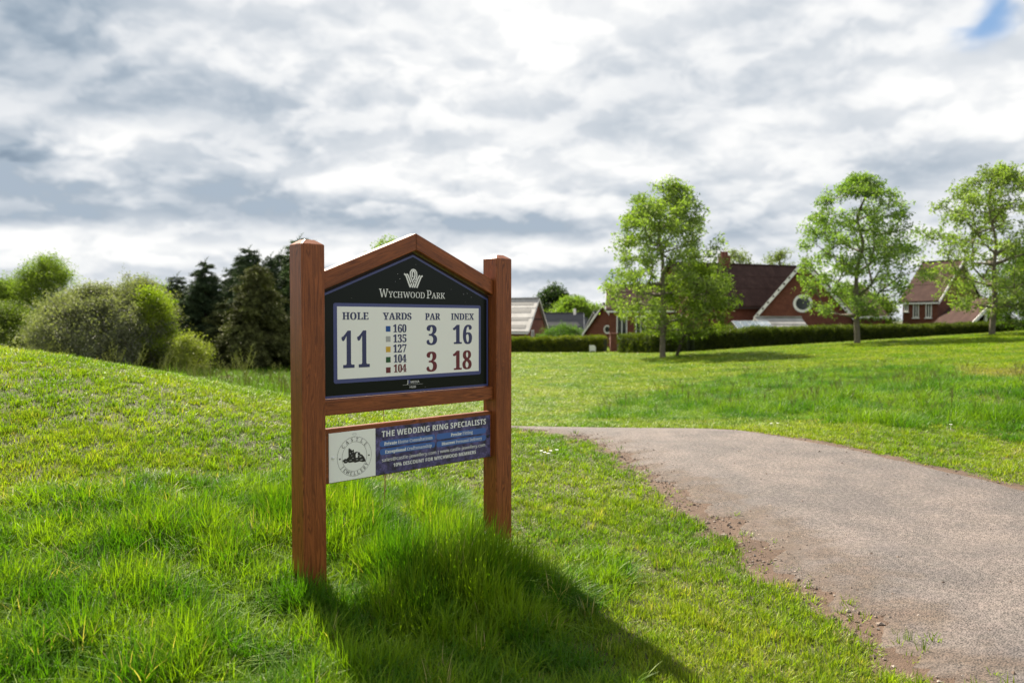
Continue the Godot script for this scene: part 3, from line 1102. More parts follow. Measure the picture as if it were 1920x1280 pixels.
	for i in 3500:
		var d := g.randf_range(20, 37)
		var x := lerpf(-16, -9, g.randf()) * d / 30.0
		if noise.get_noise_2d(x * 0.4, d * 0.4) < 0.05:
			continue
		fr.put(ground_at(x, d), Basis(Vector3.UP, g.randf() * TAU).scaled(Vector3(4, g.randf_range(0.8, 1.6), 4)), Color(.11, .2, .02) * g.randf_range(.7, 1.3))
	for i in 160:
		var d := g.randf_range(9.6, 12.5)
		fr2.put(ground_at(lerpf(-7, -3.2, g.randf()), d), Basis(Vector3.UP, g.randf() * TAU).scaled(Vector3(.8, .75, .8) * g.randf_range(.7, 1.2)), Color(.28, .3, .1))
	multi("blades", fr, tall_meshes[2], M.blade, fringe)
	multi("seed_heads", fr2, seed_stalk(8), M.blade, fringe)

# ------------------------------------------------------------------ trees
func leaf_into(st: SurfaceTool, p: Vector3, dir: Vector3, l: float, w: float, g: RandomNumberGenerator, c: Color) -> void:
	var up := Vector3(g.randf_range(-1, 1), g.randf_range(0.1, 1.2), g.randf_range(-1, 1)).normalized()
	var s := dir.cross(up).normalized() * w * 0.5
	var n := s.cross(dir).normalized()
	var m := p + dir * l * 0.45
	var e := p + dir * l + n * l * -0.12
	for v in [p, e, m + s + n * w * .12, p, m - s + n * w * .12, e]:
		st.set_color(c)
		st.set_normal(n)
		st.add_vertex(v)

func sprig(count: int, reach: float, l: float, w: float, sd: int) -> ArrayMesh:
	var g := RandomNumberGenerator.new()
	g.seed = sd
	var st := begin()
	for i in count:
		var p := Vector3(g.randfn(), g.randfn() * 0.8, g.randfn()) * reach * 0.45
		var dir := (p.normalized() * 0.7 + Vector3(g.randf_range(-1, 1), g.randf_range(-1.0, 0.6), g.randf_range(-1, 1))).normalized()
		leaf_into(st, p, dir, l * g.randf_range(0.7, 1.25), w * g.randf_range(0.75, 1.2), g, Color(1, 1, 1) * g.randf_range(0.75, 1.3))
	return st.commit()

func needle_spray(sd: int) -> ArrayMesh:
	# a drooping fan of needles about half a metre long, along +x
	var g := RandomNumberGenerator.new()
	g.seed = sd
	var st := begin()
	for k in 7:
		var t := g.randf_range(0.05, 0.9)
		var start := Vector3(t * 0.45, -0.12 * t * t, 0)
		var sgn := -1.0 if g.randf() < 0.5 else 1.0
		var axis := Vector3(1.0, g.randf_range(-0.5, 0.15), sgn * g.randf_range(0.1, 0.9)).normalized()
		if k == 0:
			start = Vector3.ZERO
			axis = Vector3(1, -0.15, 0).normalized()
		var ln := 0.5 if k == 0 else g.randf_range(0.15, 0.3)
		for i in int(ln * 70):
			var p := start + axis * ln * g.randf()
			var d := (axis * 0.6 + Vector3(g.randf_range(-1, 1), g.randf_range(-0.6, 0.9), g.randf_range(-1, 1))).normalized()
			leaf_into(st, p, d, g.randf_range(.06, .1), .02, g, Color(1, 1, 1) * g.randf_range(0.7, 1.35))
	return st.commit()

var sprigs := {}

func grow(o: Node3D, h: float, crown_lo: float, crown_r: float, shape: Callable, n_tips: int, trunk_r: float, lean: Vector2, sd: int, bark: Material, stems := 1) -> PackedVector3Array:
	# a skeleton whose twigs reach points spread through the crown; returns the twig tips
	var g := RandomNumberGenerator.new()
	g.seed = sd
	var nodes := PackedVector3Array()
	var up := PackedInt32Array()
	var steps := 14
	for s in stems:
		var off := Vector3(g.randf_range(-.3, .3), 0, g.randf_range(-.3, .3)) * (0.0 if stems == 1 else 1.0) * crown_r
		for i in steps + 1:
			var t := i / float(steps)
			var top := h * 0.88 * (1.0 if s == 0 else g.randf_range(.6, .9))
			var wob := Vector3(noise.get_noise_2d(t * 2.5, sd + s), 0, noise.get_noise_2d(t * 2.5, sd + 40.0 + s)) * 0.05 * h * t
			nodes.append(Vector3(lean.x * t * h, -0.25 + t * (top + 0.25), lean.y * t * h) + off * t * 2.0 + wob)
			up.append(-1 if i == 0 else nodes.size() - 2)
	var tips := PackedVector3Array()
	var tries := 0
	while tips.size() < n_tips and tries < n_tips * 30:
		tries += 1
		var t := pow(g.randf(), 0.85)
		var rr: float = shape.call(t) * crown_r
		var a := g.randf() * TAU
		var q := pow(g.randf(), 0.42)
		var p := Vector3(cos(a) * rr * q, crown_lo + t * (h - crown_lo), sin(a) * rr * q)
		p += Vector3(lean.x, 0, lean.y) * p.y
		# uneven outline and hollows
		var nn := noise.get_noise_3d(p.x / crown_r * 1.9 + sd, p.y / crown_r * 1.9, p.z / crown_r * 1.9)
		if nn < -0.25 or (q > 0.85 and nn < -0.05):
			continue
		tips.append(p)
	var order := []
	for i in tips.size():
		order.append([Vector2(tips[i].x, tips[i].z).length() + absf(tips[i].y - h * .4) * 0.3, i])
	order.sort_custom(func(x, y): return x[0] < y[0])
	var tip_nodes := PackedInt32Array()
	for od in order:
		var p: Vector3 = tips[od[1]]
		var best := -1
		var cost := 1e9
		for i in nodes.size():
			var v := p - nodes[i]
			var l := v.length()
			if v.y < l * 0.15 and nodes[i].y > crown_lo * 0.9:
				l *= 1.0 + 1.6 * (0.15 - v.y / maxf(l, 0.01))
			if nodes[i].y < crown_lo * 0.8:
				l += 3.0
			if l < cost:
				cost = l
				best = i
		var from := nodes[best]
		var ln := (p - from).length()
		var m := maxi(1, int(ln / (crown_r * 0.22)))
		var prev := best
		for k in m:
			var t := (k + 1) / float(m)
			var q := from.lerp(p, t) + Vector3.UP * (-0.10 * ln * sin(t * PI)) + Vector3(g.randfn(), g.randfn(), g.randfn()) * 0.03 * ln * (1 - t)
			nodes.append(q)
			up.append(prev)
			prev = nodes.size() - 1
		tip_nodes.append(prev)
	# thickness from the number of twigs carried
	var weight := PackedFloat32Array()
	weight.resize(nodes.size())
	for i in tip_nodes:
		weight[i] += 1.0
	for i in range(nodes.size() - 1, 0, -1):
		if up[i] >= 0:
			weight[up[i]] += weight[i]
	var most := 1.0
	for i in nodes.size():
		most = maxf(most, weight[i])
	var st := begin()
	for i in nodes.size():
		if up[i] < 0:
			continue
		var r0 := maxf(trunk_r * pow(weight[up[i]] / most, 0.5), 0.008)
		var r1 := maxf(trunk_r * pow(weight[i] / most, 0.5), 0.006)
		if nodes[up[i]].y < 0.15:
			r0 *= 1.25
		tube(st, nodes[up[i]], nodes[i], r0, r1, 7 if r1 > 0.05 else 4)
	part("trunk", st.commit(), bark, o)
	return tips

func leafy(o: Node3D, tips: PackedVector3Array, per: int, spread: float, kind: String, size: float, c0: Color, c1: Color, sd: int, mat := "leaf") -> void:
	var g := RandomNumberGenerator.new()
	g.seed = sd + 500
	var sets := [Scatter.new(), Scatter.new()]
	c0 = c0 * 1.25
	c1 = c1 * 1.55
	for t in tips:
		var cc := c0.lerp(c1, g.randf()) * g.randf_range(.75, 1.2)
		for i in per:
			var p := t + Vector3(g.randfn(), g.randfn() * 0.75, g.randfn()) * spread
			var s := size * g.randf_range(0.7, 1.25)
			var b := Basis.from_euler(Vector3(g.randf_range(-.7, .7), g.randf() * TAU, g.randf_range(-.7, .7))).scaled(Vector3(s, s, s))
			sets[i % 2].put(p, b, cc.lerp(c0.lerp(c1, g.randf()), 0.5) * g.randf_range(.85, 1.15))
	var crown := Node3D.new()
	crown.name = "crown"
	o.add_child(crown, true)
	for k in 2:
		multi("leaves", sets[k], sprigs[kind][k], M[mat], crown)

func ovoid(low: float) -> Callable:
	return func(t: float) -> float: return pow(maxf(0.0, sin(PI * pow(t, low))), 0.48)

func broadleaf(called: String, label: String, x: float, d: float, h: float, lo: float, r: float, low: float, n_tips: int, per: int, spread: float, kind: String, size: float, c0: Color, c1: Color, sd: int, trunk_r := 0.0, lean := Vector2.ZERO, group := "", bark := "bark", stems := 1, category := "tree") -> Node3D:
	var o := thing(called, label, category, ground_at(x, d), 0.0, group)
	var tips := grow(o, h, lo, r, ovoid(low), n_tips, trunk_r if trunk_r > 0 else h * 0.017, lean, sd, M[bark], stems)
	leafy(o, tips, per, spread, kind, size, c0, c1, sd)
	return o

func conifer(label: String, x: float, d: float, h: float, r: float, lo: float, c0: Color, c1: Color, sd: int, droop := 0.25, dens := 1.0, group := "conifers beside the fairway") -> void:
	var g := RandomNumberGenerator.new()
	g.seed = sd
	c0 = c0 * 1.9
	c1 = c1 * 2.7
	var o := thing("conifer_tree", label, "tree", ground_at(x, d), 0.0, group)
	var st := begin()
	tube(st, Vector3(0, -0.3, 0), Vector3(0, h * 0.5, 0), h * 0.022, h * 0.013, 7)
	tube(st, Vector3(0, h * 0.5, 0), Vector3(0, h, 0), h * 0.013, 0.01, 5)
	var sets := [Scatter.new(), Scatter.new()]
	var y := lo
	var k := 0
	while y < h - 0.15:
		var t := (y - lo) / (h - lo)
		var reach := r * pow(1.0 - t, 0.9) * (0.8 + 0.4 * g.randf()) + 0.06
		var arms := int((6 + 5 * (1 - t)) * dens)
		for a in arms:
			var ang := a * TAU / arms + g.randf_range(-.4, .4) + k
			var ln := reach * g.randf_range(0.55, 1.2)
			var dirn := Vector3(cos(ang), 0, sin(ang))
			var sag := droop * g.randf_range(.4, 1.3) - 0.5 * t
			var by0 := clampf(y + g.randf_range(-.3, .3), lo * .5, h - .1)
			var prev := Vector3(0, by0, 0)
			var m := maxi(2, int(ln / 0.28))
			for i in m:
				var u := (i + 1) / float(m)
				var p := Vector3(0, by0, 0) + dirn * ln * u + Vector3.UP * (-sag * ln * u * u + 0.06 * ln * u)
				if i % 2 == 1 or i == m - 1:
					tube(st, prev, p, 0.022 * (1.1 - u), 0.018 * (1.1 - u), 3)
					prev = p
				if u < 0.25 and ln > 0.8:
					continue
				for q in (2 if u < 0.99 else 3):
					var f := dirn.rotated(Vector3.UP, g.randf_range(-.8, .8))
					f.y = g.randf_range(-.35, .25) - sag * 0.4
					var bx := f.normalized()
					var bz := bx.cross(Vector3.UP).normalized()
					var by := bz.cross(bx)
					var s := g.randf_range(0.8, 1.35) * (0.5 + 0.9 * pow(1 - t, 0.6)) * clampf(r / 1.25, .8, 1.5)
					sets[(i + q) % 2].put(p - bx * 0.2 * s, Basis(bx, by, bz).scaled(Vector3(s, s, s)), c0.lerp(c1, g.randf()) * g.randf_range(.8, 1.2))
		y += (0.24 + 0.10 * g.randf()) * clampf(h / 6.0, 0.7, 1.4)
		k += 1
	for q in 5:
		sets[0].put(Vector3(0, h - 0.12 * q, 0), Basis.from_euler(Vector3(0, q * 2.0, 1.2)).scaled(Vector3(.5, .5, .5)), c1)
	part("trunk", st.commit(), M.dark_bark, o)
	var crown := Node3D.new()
	crown.name = "crown"
	o.add_child(crown, true)
	for q in 2:
		multi("needles", sets[q], sprigs["needle"][q], M.needle, crown)

func build_trees() -> void:
	sprigs["broad"] = [sprig(9, .16, .125, .075, 61), sprig(9, .17, .12, .07, 62)]
	sprigs["small"] = [sprig(16, .16, .06, .038, 63), sprig(16, .17, .055, .035, 64)]
	sprigs["far"] = [sprig(10, .35, .24, .15, 65), sprig(10, .36, .22, .15, 66)]
	sprigs["needle"] = [needle_spray(67), needle_spray(68)]
	var ga := "young trees along the hedge"
	var y0 := Color(.11, .165, .045)
	var y1 := Color(.27, .325, .10)
	broadleaf("broadleaf_tree", "tall round green tree with pale trunk near the brick pillar", 8.9, 44, 10.2, 1.6, 3.65, 0.66, 300, 10, .23, "broad", 1.3, y0, y1, 201, .17, Vector2(.004, 0), ga)
	broadleaf("broadleaf_tree", "smaller spreading tree with dark thin trunk, right of the tall tree", 9.9, 45.2, 5.3, 1.0, 2.9, 0.8, 150, 13, .2, "broad", 1.0, Color(.085, .145, .02), Color(.19, .235, .035), 202, .09, Vector2(.27, 0), ga, "dark_bark")
	broadleaf("broadleaf_tree", "round green tree standing in front of the white edged brick gable", 21.3, 46, 10.1, 1.6, 3.75, 0.74, 290, 10, .23, "broad", 1.3, Color(.09, .155, .045), Color(.24, .31, .095), 203, .17, Vector2(.012, 0), ga)
	broadleaf("broadleaf_tree", "open crowned green tree at the right edge of the picture", 29.6, 46, 10.1, 1.5, 4.3, 0.70, 290, 9, .23, "broad", 1.3, Color(.1, .15, .045), Color(.25, .3, .1), 204, .17, Vector2(.01, 0), ga)
	# conifers left of the sign
	var k0 := Color(.016, .028, .014)
	var k1 := Color(.035, .052, .024)
	var b0 := Color(.028, .032, .013)
	var b1 := Color(.07, .075, .025)
	conifer("dark pine with a broad ragged top, tallest to the left of the sign post", -13.9, 39.5, 6.3, 1.55, .3, k0, k1, 301, .05, 1.2)
	conifer("dark pine with two leaders beside the pointed spruce", -16.0, 39, 5.6, 1.5, .3, k0, k1, 302, .05, 1.2)
	conifer("slim dark spruce with a thin spire at the left end of the conifers", -17.7, 39.5, 4.9, 1.25, .2, k0, Color(.045, .06, .03), 303, .3, 1.1)
	conifer("brownish green spruce bulging in front of the dark pines", -12.4, 36.5, 5.2, 1.75, .1, b0, b1, 304, .35, 1.35)
	conifer("tall dark conifer just behind the left sign post", -11.2, 39.5, 6.9, 1.6, .2, k0, Color(.05, .075, .025), 305, .2, 1.3)
	conifer("slender spire topped spruce behind the brownish spruce", -12.9, 40, 6.0, 1.3, .2, k0, k1, 306, .25, 1.1)
	conifer("dark conifer filling the gap between the two pines", -15.0, 40.5, 5.2, 1.5, .2, k0, k1, 307, .2, 1.2)
	conifer("low dark conifer under the pines at the wood edge", -14.4, 37.5, 3.4, 1.4, .1, k0, b1, 308, .3, 1.2)
	conifer("small pine top rising behind the large grey bush", -23.6, 45, 4.2, 1.1, .2, k0, k1, 309, .1, 1.1)
	for q in [[-17.0, 41.5, 5.0, 1.7, "behind the slim spruce"], [-15.4, 42.5, 5.9, 1.8, "between the dark pines"], [-13.1, 42.5, 6.5, 1.8, "behind the ragged topped pine"], [-11.8, 42, 6.6, 1.8, "behind the brownish spruce"], [-18.6, 41, 4.1, 1.4, "nearest the grey bush"], [-13.4, 38, 4.6, 1.5, "beside the brownish spruce"]]:
		conifer("dark conifer in the depth of the group, " + q[4], q[0], q[1], q[2], q[3], .1, k0, k1, 320 + int(q[2] * 10), .15, 1.2)
	# bushes at the left
	var gb := "shrubs beyond the left mound"
	broadleaf("shrub", "large rounded grey green bush with pale blossom beyond the left mound", -18.9, 34, 3.7, .1, 3.1, 0.60, 480, 17, .30, "small", 1.25, Color(.095, .1, .07), Color(.235, .23, .18), 401, .08, Vector2.ZERO, gb, "bark", 4, "shrub")
	broadleaf("shrub", "upper shoulder of pale blossoming bush leaning towards the conifers", -17.7, 35.5, 4.3, .2, 1.7, 0.7, 210, 15, .28, "small", 1.25, Color(.095, .1, .07), Color(.235, .23, .18), 402, .07, Vector2.ZERO, gb, "bark", 3, "shrub")
	broadleaf("shrub", "bright yellow green bush between the grey bush and the dark conifers", -16.6, 34.5, 3.7, .2, 1.0, 0.7, 110, 13, .24, "small", 1.4, Color(.13, .19, .02), Color(.26, .29, .035), 403, .05, Vector2.ZERO, gb, "bark", 3, "shrub")
	broadleaf("shrub", "low pale yellow green sapling at the foot of the conifers", -14.5, 33.5, 1.75, .1, 1.05, 0.65, 60, 11, .16, "small", 1.2, Color(.14, .17, .04), Color(.25, .25, .07), 404, .03, Vector2.ZERO, gb, "bark", 3, "shrub")
	broadleaf("shrub", "dull green bush at the far left edge of the picture", -25.2, 37, 3.0, .1, 2.6, 0.65, 260, 15, .3, "small", 1.3, Color(.07, .10, .025), Color(.13, .155, .04), 405, .07, Vector2.ZERO, gb, "bark", 3, "shrub")
	broadleaf("broadleaf_tree", "feathery yellow green willow rising behind the bushes at the left", -33.6, 54, 6.9, .6, 2.3, 0.72, 210, 15, .4, "small", 1.9, Color(.11, .16, .03), Color(.20, .24, .05), 406, .12, Vector2.ZERO, "trees behind the left bushes")
	broadleaf("broadleaf_tree", "lower green tree at the left picture edge beside the willow", -37.5, 55, 5.4, .4, 2.6, 0.7, 200, 14, .4, "small", 1.9, Color(.10, .15, .03), Color(.18, .22, .05), 407, .12, Vector2.ZERO, "trees behind the left bushes")
	broadleaf("broadleaf_tree", "light green tree top showing above the grey bush", -28.2, 56, 5.3, .4, 2.2, 0.7, 170, 13, .4, "small", 1.9, Color(.11, .17, .03), Color(.19, .24, .05), 408, .12, Vector2.ZERO, "trees behind the left bushes")
	broadleaf("broadleaf_tree", "green tree top between the willow and the small pine", -31.0, 66, 5.4, .4, 3.0, 0.7, 170, 13, .45, "far", 1.0, Color(.08, .13, .03), Color(.15, .2, .05), 409, .12, Vector2.ZERO, "trees behind the left bushes")
	broadleaf("broadleaf_tree", "bright green tree hidden behind the sign, its top above the peaked beam", -7.3, 42.5, 6.9, .8, 2.35, 0.85, 220, 12, .25, "broad", 1.0, Color(.13, .2, .025), Color(.22, .28, .04), 410, .12, Vector2(.075, 0))
	# trees among and behind the houses
	var gf := "trees behind the houses"
	broadleaf("broadleaf_tree", "dark round tree behind the slate roof", 6.3, 112, 7.4, 1.0, 3.2, 0.75, 170, 12, .5, "far", 1.2, Color(.02, .04, .015), Color(.045, .07, .025), 501, .2, Vector2.ZERO, gf)
	broadleaf("broadleaf_tree", "bright green willow behind the slate roof, right of the dark tree", 9.0, 106, 5.6, .8, 4.2, 0.62, 240, 13, .5, "far", 1.1, Color(.11, .17, .03), Color(.19, .25, .05), 502, .2, Vector2.ZERO, gf)
	broadleaf("broadleaf_tree", "dark green tree behind the small white gabled houses", 13.4, 118, 4.6, .6, 3.4, 0.7, 130, 12, .5, "far", 1.2, Color(.025, .045, .02), Color(.05, .08, .03), 503, .2, Vector2.ZERO, gf)
	broadleaf("broadleaf_tree", "thin leaved tree top above the long brown roof", 28.5, 96, 10.9, 5.5, 2.3, 0.85, 90, 8, .5, "far", .8, Color(.12, .15, .05), Color(.18, .21, .08), 504, .2, Vector2.ZERO, gf)
	broadleaf("broadleaf_tree", "sparse tree top above the right end of the brown roof", 35.0, 98, 10.6, 5.5, 2.2, 0.85, 70, 8, .5, "far", .8, Color(.12, .15, .05), Color(.18, .21, .08), 505, .2, Vector2.ZERO, gf)
	broadleaf("shrub", "bright yellow green bushy tree between the two brick houses on the right", 36.6, 75, 4.2, .2, 1.8, 0.65, 200, 13, .35, "broad", 1.5, Color(.14, .2, .02), Color(.24, .29, .035), 506, .1, Vector2.ZERO, "", "bark", 3, "shrub")
	broadleaf("broadleaf_tree", "dark leafy tree behind the right edge tree beside the porch", 39.6, 57, 6.6, .8, 3.2, 0.7, 240, 13, .33, "broad", 1.3, Color(.045, .085, .02), Color(.09, .14, .03), 507, .14, Vector2.ZERO)
	broadleaf("broadleaf_tree", "bright green bush top behind the hipped roof end", 37.0, 82, 5.0, .3, 3.2, 0.65, 160, 13, .4, "far", 1.0, Color(.13, .19, .025), Color(.22, .27, .04), 508, .12, Vector2.ZERO, gf)
	broadleaf("shrub", "dark green garden shrub row in front of the slate roofed house", 5.4, 78, 1.9, .1, 2.6, 0.6, 120, 12, .3, "small", 2.0, Color(.05, .1, .025), Color(.09, .15, .035), 509, .06, Vector2.ZERO, "", "bark", 3, "shrub")

# ------------------------------------------------------------------ hedges
func hedge(label: String, pts: Array, height: float, thick: float, c0: Color, c1: Color, sd: int, ref_d: float) -> void:
	var g := RandomNumberGenerator.new()
	g.seed = sd
	c0 = c0 * 0.9
	c1 = c1 * 1.15
	var mid: Array = pts[pts.size() / 2]
	var base := ground_at(mid[0], mid[1])
	var o := thing("hedge", label, "hedge", base, 0.0, "clipped hedges along the fairway")
	var st := begin()
	var sets := [Scatter.new(), Scatter.new()]
	for i in pts.size() - 1:
		var a := Vector2(pts[i][0], pts[i][1])
		var b := Vector2(pts[i + 1][0], pts[i + 1][1])
		var ln := (b - a).length()
		var t := (b - a) / ln
		var nrm := Vector2(t.y, -t.x)
		var m := maxi(1, int(ln / 0.8))
		for k in m:
			var p := a.lerp(b, k / float(m))
			var q := a.lerp(b, (k + 1) / float(m))
			var hw := thick * 0.5 - 0.12
			var v := []
			for e in [[p, -hw], [p, hw], [q, hw], [q, -hw]]:
				var w: Vector2 = e[0] + nrm * e[1]
				v.append(ground_at(w.x, w.y) - base)
			var hi := Vector3.UP * (height - 0.16 + 0.05 * noise.get_noise_2d(p.x, p.y))
			var lo := Vector3.UP * -0.1
			quad(st, v[0] + lo, v[3] + lo, v[3] + hi, v[0] + hi)
			quad(st, v[2] + lo, v[1] + lo, v[1] + hi, v[2] + hi)
			quad(st, v[0] + hi, v[3] + hi, v[2] + hi, v[1] + hi)
			quad(st, v[1] + lo, v[0] + lo, v[0] + hi, v[1] + hi)
			quad(st, v[3] + lo, v[2] + lo, v[2] + hi, v[3] + hi)
		var n := int(ln * (height * 2 + thick * 1.6) * 75)
		for k in n:
			var u := g.randf()
			var f := g.randf() * (height * 2 + thick * 1.6)
			var side := 0.0
			var y := 0.0
			if f < height * 1.35:
				side = thick * 0.5
				y = height * (f / (height * 1.35))
			elif f < height * 2.0:
				side = -thick * 0.5
				y = height * ((f - height * 1.35) / (height * 0.65))
			else:
				side = g.randf_range(-.5, .5) * thick
				y = height
			var w: Vector2 = a.lerp(b, u)
			var lump := noise.get_noise_3d(w.x * 0.9, y * 1.1, w.y * 0.9)
			side *= 1.0 + 0.18 * lump
			y += 0.12 * lump + 0.05 * g.randfn()
			w += nrm * (side + 0.05 * g.randfn())
			var pos := ground_at(w.x, w.y) - base + Vector3.UP * maxf(y, 0.05)
			var s := g.randf_range(.7, 1.3)
			sets[k % 2].put(pos, Basis.from_euler(Vector3(g.randf() * 6, g.randf() * 6, 0)).scaled(Vector3(s, s, s)), c0.lerp(c1, g.randf()) * g.randf_range(.8, 1.2))
	part("dark_core", st.commit(), M.core_shade, o)  # solid core, coloured dark for the shade between the leaves
	var leaves := Node3D.new()
	leaves.name = "foliage"
	o.add_child(leaves)
	for k in 2:
		multi("leaves", sets[k], sprigs["hedge"][k], M.leaf, leaves)

func build_hedges() -> void:
	sprigs["hedge"] = [sprig(12, .15, .085, .05, 71), sprig(12, .16, .08, .048, 72)]
	hedge("low clipped hedge with sunlit yellow top left of the brick pillar", [[-14, 66.5], [-4, 66.3], [0, 65.5], [4, 64], [7.75, 62]], 1.22, 1.1, Color(.085, .125, .018), Color(.2, .2, .02), 81, 64)
	hedge("long dark clipped hedge running right from the brick pillar behind the young trees", [[8.7, 57.5], [10.2, 53], [12.2, 51], [18.9, 54], [26.5, 58], [39.4, 62], [50, 64]], 1.3, 1.1, Color(.04, .068, .012), Color(.13, .15, .022), 82, 55)
	hedge("short hedge block with yellow top behind the long hedge beside the greenhouse", [[14.2, 55.6], [16.6, 56.4]], 1.62, .9, Color(.10, .15, .02), Color(.2, .22, .025), 83, 55)

# ------------------------------------------------------------------ houses
func hexa(st: SurfaceTool, b: Array, t: Array) -> void:
	# two quads, both anticlockwise seen from above
	quad(st, t[0], t[1], t[2], t[3])
	quad(st, b[3], b[2], b[1], b[0])
	for i in 4:
		var j := (i + 1) % 4
		quad(st, b[i], b[j], t[j], t[i])

func hexa_mesh(b: Array, t: Array) -> ArrayMesh:
	var st := begin()
	hexa(st, b, t)
	return st.commit()

func slope_bar(x0: float, x1: float, za: float, ya: float, zb: float, yb: float, h: float) -> ArrayMesh:
	# a board in the plane of a gable, from (za, ya) to (zb, yb), h deep below that line
	var lo := [Vector3(x0, ya - h, za), Vector3(x1, ya - h, za), Vector3(x1, yb - h, zb), Vector3(x0, yb - h, zb)]
	var hi := [Vector3(x0, ya, za), Vector3(x1, ya, za), Vector3(x1, yb, zb), Vector3(x0, yb, zb)]
	if zb > za:
		lo.reverse()
		hi.reverse()
	return hexa_mesh(lo, hi)

func gable_block(o: Node3D, x0: float, l: float, zc: float, w: float, eave: float, ridge: float, wall: Material, roof: Material, front_board := 0.28, back_board := 0.0, base := -0.8) -> void:
	# ridge along local x; the front gable stands at x0 and faces -x
	var st := begin()
	var hw := w / 2
	var pent := func(x: float) -> Array: return [Vector3(x, base, zc - hw), Vector3(x, base, zc + hw), Vector3(x, eave, zc + hw), Vector3(x, ridge, zc), Vector3(x, eave, zc - hw)]
	var f: Array = pent.call(x0)
	var b: Array = pent.call(x0 + l)
	for i in range(1, 4):
		tri(st, f[0], f[i], f[i + 1])
		tri(st, b[0], b[i + 1], b[i])
	for i in 5:
		var j := (i + 1) % 5
		quad(st, f[j], f[i], b[i], b[j])
	part("wall", st.commit(), wall, o)
	var sl := (ridge - eave) / hw
	var eo := 0.28
	var ov := 0.3
	for s in [-1.0, 1.0]:
		var ze: float = zc + s * (hw + eo)
		var ye := eave - eo * sl + 0.03
		var yr := ridge + 0.03
		var q := [Vector3(x0 - ov, ye, ze), Vector3(x0 - ov, yr, zc + s * .004), Vector3(x0 + l + ov, yr, zc + s * .004), Vector3(x0 + l + ov, ye, ze)]
		if s > 0:
			q.reverse()
		q.reverse()
		var up := []
		for p in q:
			up.append(p + Vector3(0, 0.15, 0))
		part("roof_slope", hexa_mesh(q, up), roof, o)
		# gutter board under the eaves
		part("fascia", box_mesh(Vector3(x0 - ov + .05, ye - .15, minf(ze, ze - s * .04)), Vector3(x0 + l + ov - .05, ye + .01, maxf(ze, ze - s * .04))), M.white_paint if front_board > 0 else M.soffit, o)
		if front_board > 0:
			part("bargeboard", slope_bar(x0 - ov - .05, x0 - ov - .004, ze, ye + .13, zc, yr + .13, front_board), M.white_paint, o)
		if back_board > 0:
			part("bargeboard", slope_bar(x0 + l + ov + .004, x0 + l + ov + .05, ze, ye + .13, zc, yr + .13, back_board), M.white_paint, o)
	# courses that stand a little proud of the tiles
	for s in [-1.0, 1.0]:
		for t in [0.3, 0.62]:
			var za: float = zc + s * hw * t
			var zb: float = zc + s * (hw * t + 0.1)
			var q := [Vector3(x0 - ov + .02, ridge - hw * t * sl + .165, za), Vector3(x0 - ov + .02, ridge - (hw * t + .1) * sl + .165, zb), Vector3(x0 + l + ov - .02, ridge - (hw * t + .1) * sl + .165, zb), Vector3(x0 + l + ov - .02, ridge - hw * t * sl + .165, za)]
			if s < 0:
				q.reverse()
			var up := []
			for p in q:
				up.append(p + Vector3(0, 0.05, 0))
			part("tile_course", hexa_mesh(q, up), roof, o)
	part("ridge_tiles", box_mesh(Vector3(x0 - ov, ridge + .17, zc - .11), Vector3(x0 + l + ov, ridge + .27, zc + .11)), roof, o)

func window_on(o: Node3D, at: Vector3, turn: float, w: float, h: float, bars := 1) -> void:
	# faces +z before the turn
	var fr := begin()
	var t := 0.09
	box_into(fr, Vector3(-w / 2, 0, 0), Vector3(-w / 2 + t, h, .08))
	box_into(fr, Vector3(w / 2 - t, 0, 0), Vector3(w / 2, h, .08))
	box_into(fr, Vector3(-w / 2 + t, 0, 0), Vector3(w / 2 - t, t, .08))
	box_into(fr, Vector3(-w / 2 + t, h - t, 0), Vector3(w / 2 - t, h, .08))
	for k in bars:
		var x := -w / 2 + w * (k + 1) / (bars + 1.0)
		box_into(fr, Vector3(x - t * .4, t, 0), Vector3(x + t * .4, h - t, .06))
	var win := part("window", fr.commit(), M.white_paint, o, at)
	win.rotation.y = turn
	part("pane", box_mesh(Vector3(-w / 2 + t, t, .005), Vector3(w / 2 - t, h - t, .03)), M.glass_dark, win)
	part("sill", box_mesh(Vector3(-w / 2 - .08, -.1, 0), Vector3(w / 2 + .08, -.003, .16)), M.white_paint, win)

func round_window(o: Node3D, at: Vector3, turn: float, r: float) -> void:
	var st := begin()
	var n := 28
	for i in n:
		var a := TAU * i / n
		var b := TAU * (i + 1) / n
		var p := Vector3(cos(a), sin(a), 0)
		var q := Vector3(cos(b), sin(b), 0)
		var f := Vector3(0, 0, .09)
		quad(st, p * r * .72 + f, p * r + f, q * r + f, q * r * .72 + f)
		quad(st, p * r, q * r, q * r + f, p * r + f)
		quad(st, q * r * .72, p * r * .72, p * r * .72 + f, q * r * .72 + f)
	var win := part("round_window", st.commit(), M.white_paint, o, at)
	win.rotation.y = turn
	var cy := CylinderMesh.new()
	cy.top_radius = r * .74
	cy.bottom_radius = r * .74
	cy.height = .04
	var pane := part("pane", cy, M.glass_dark, win, Vector3(0, 0, .025))
	pane.rotation.x = PI / 2

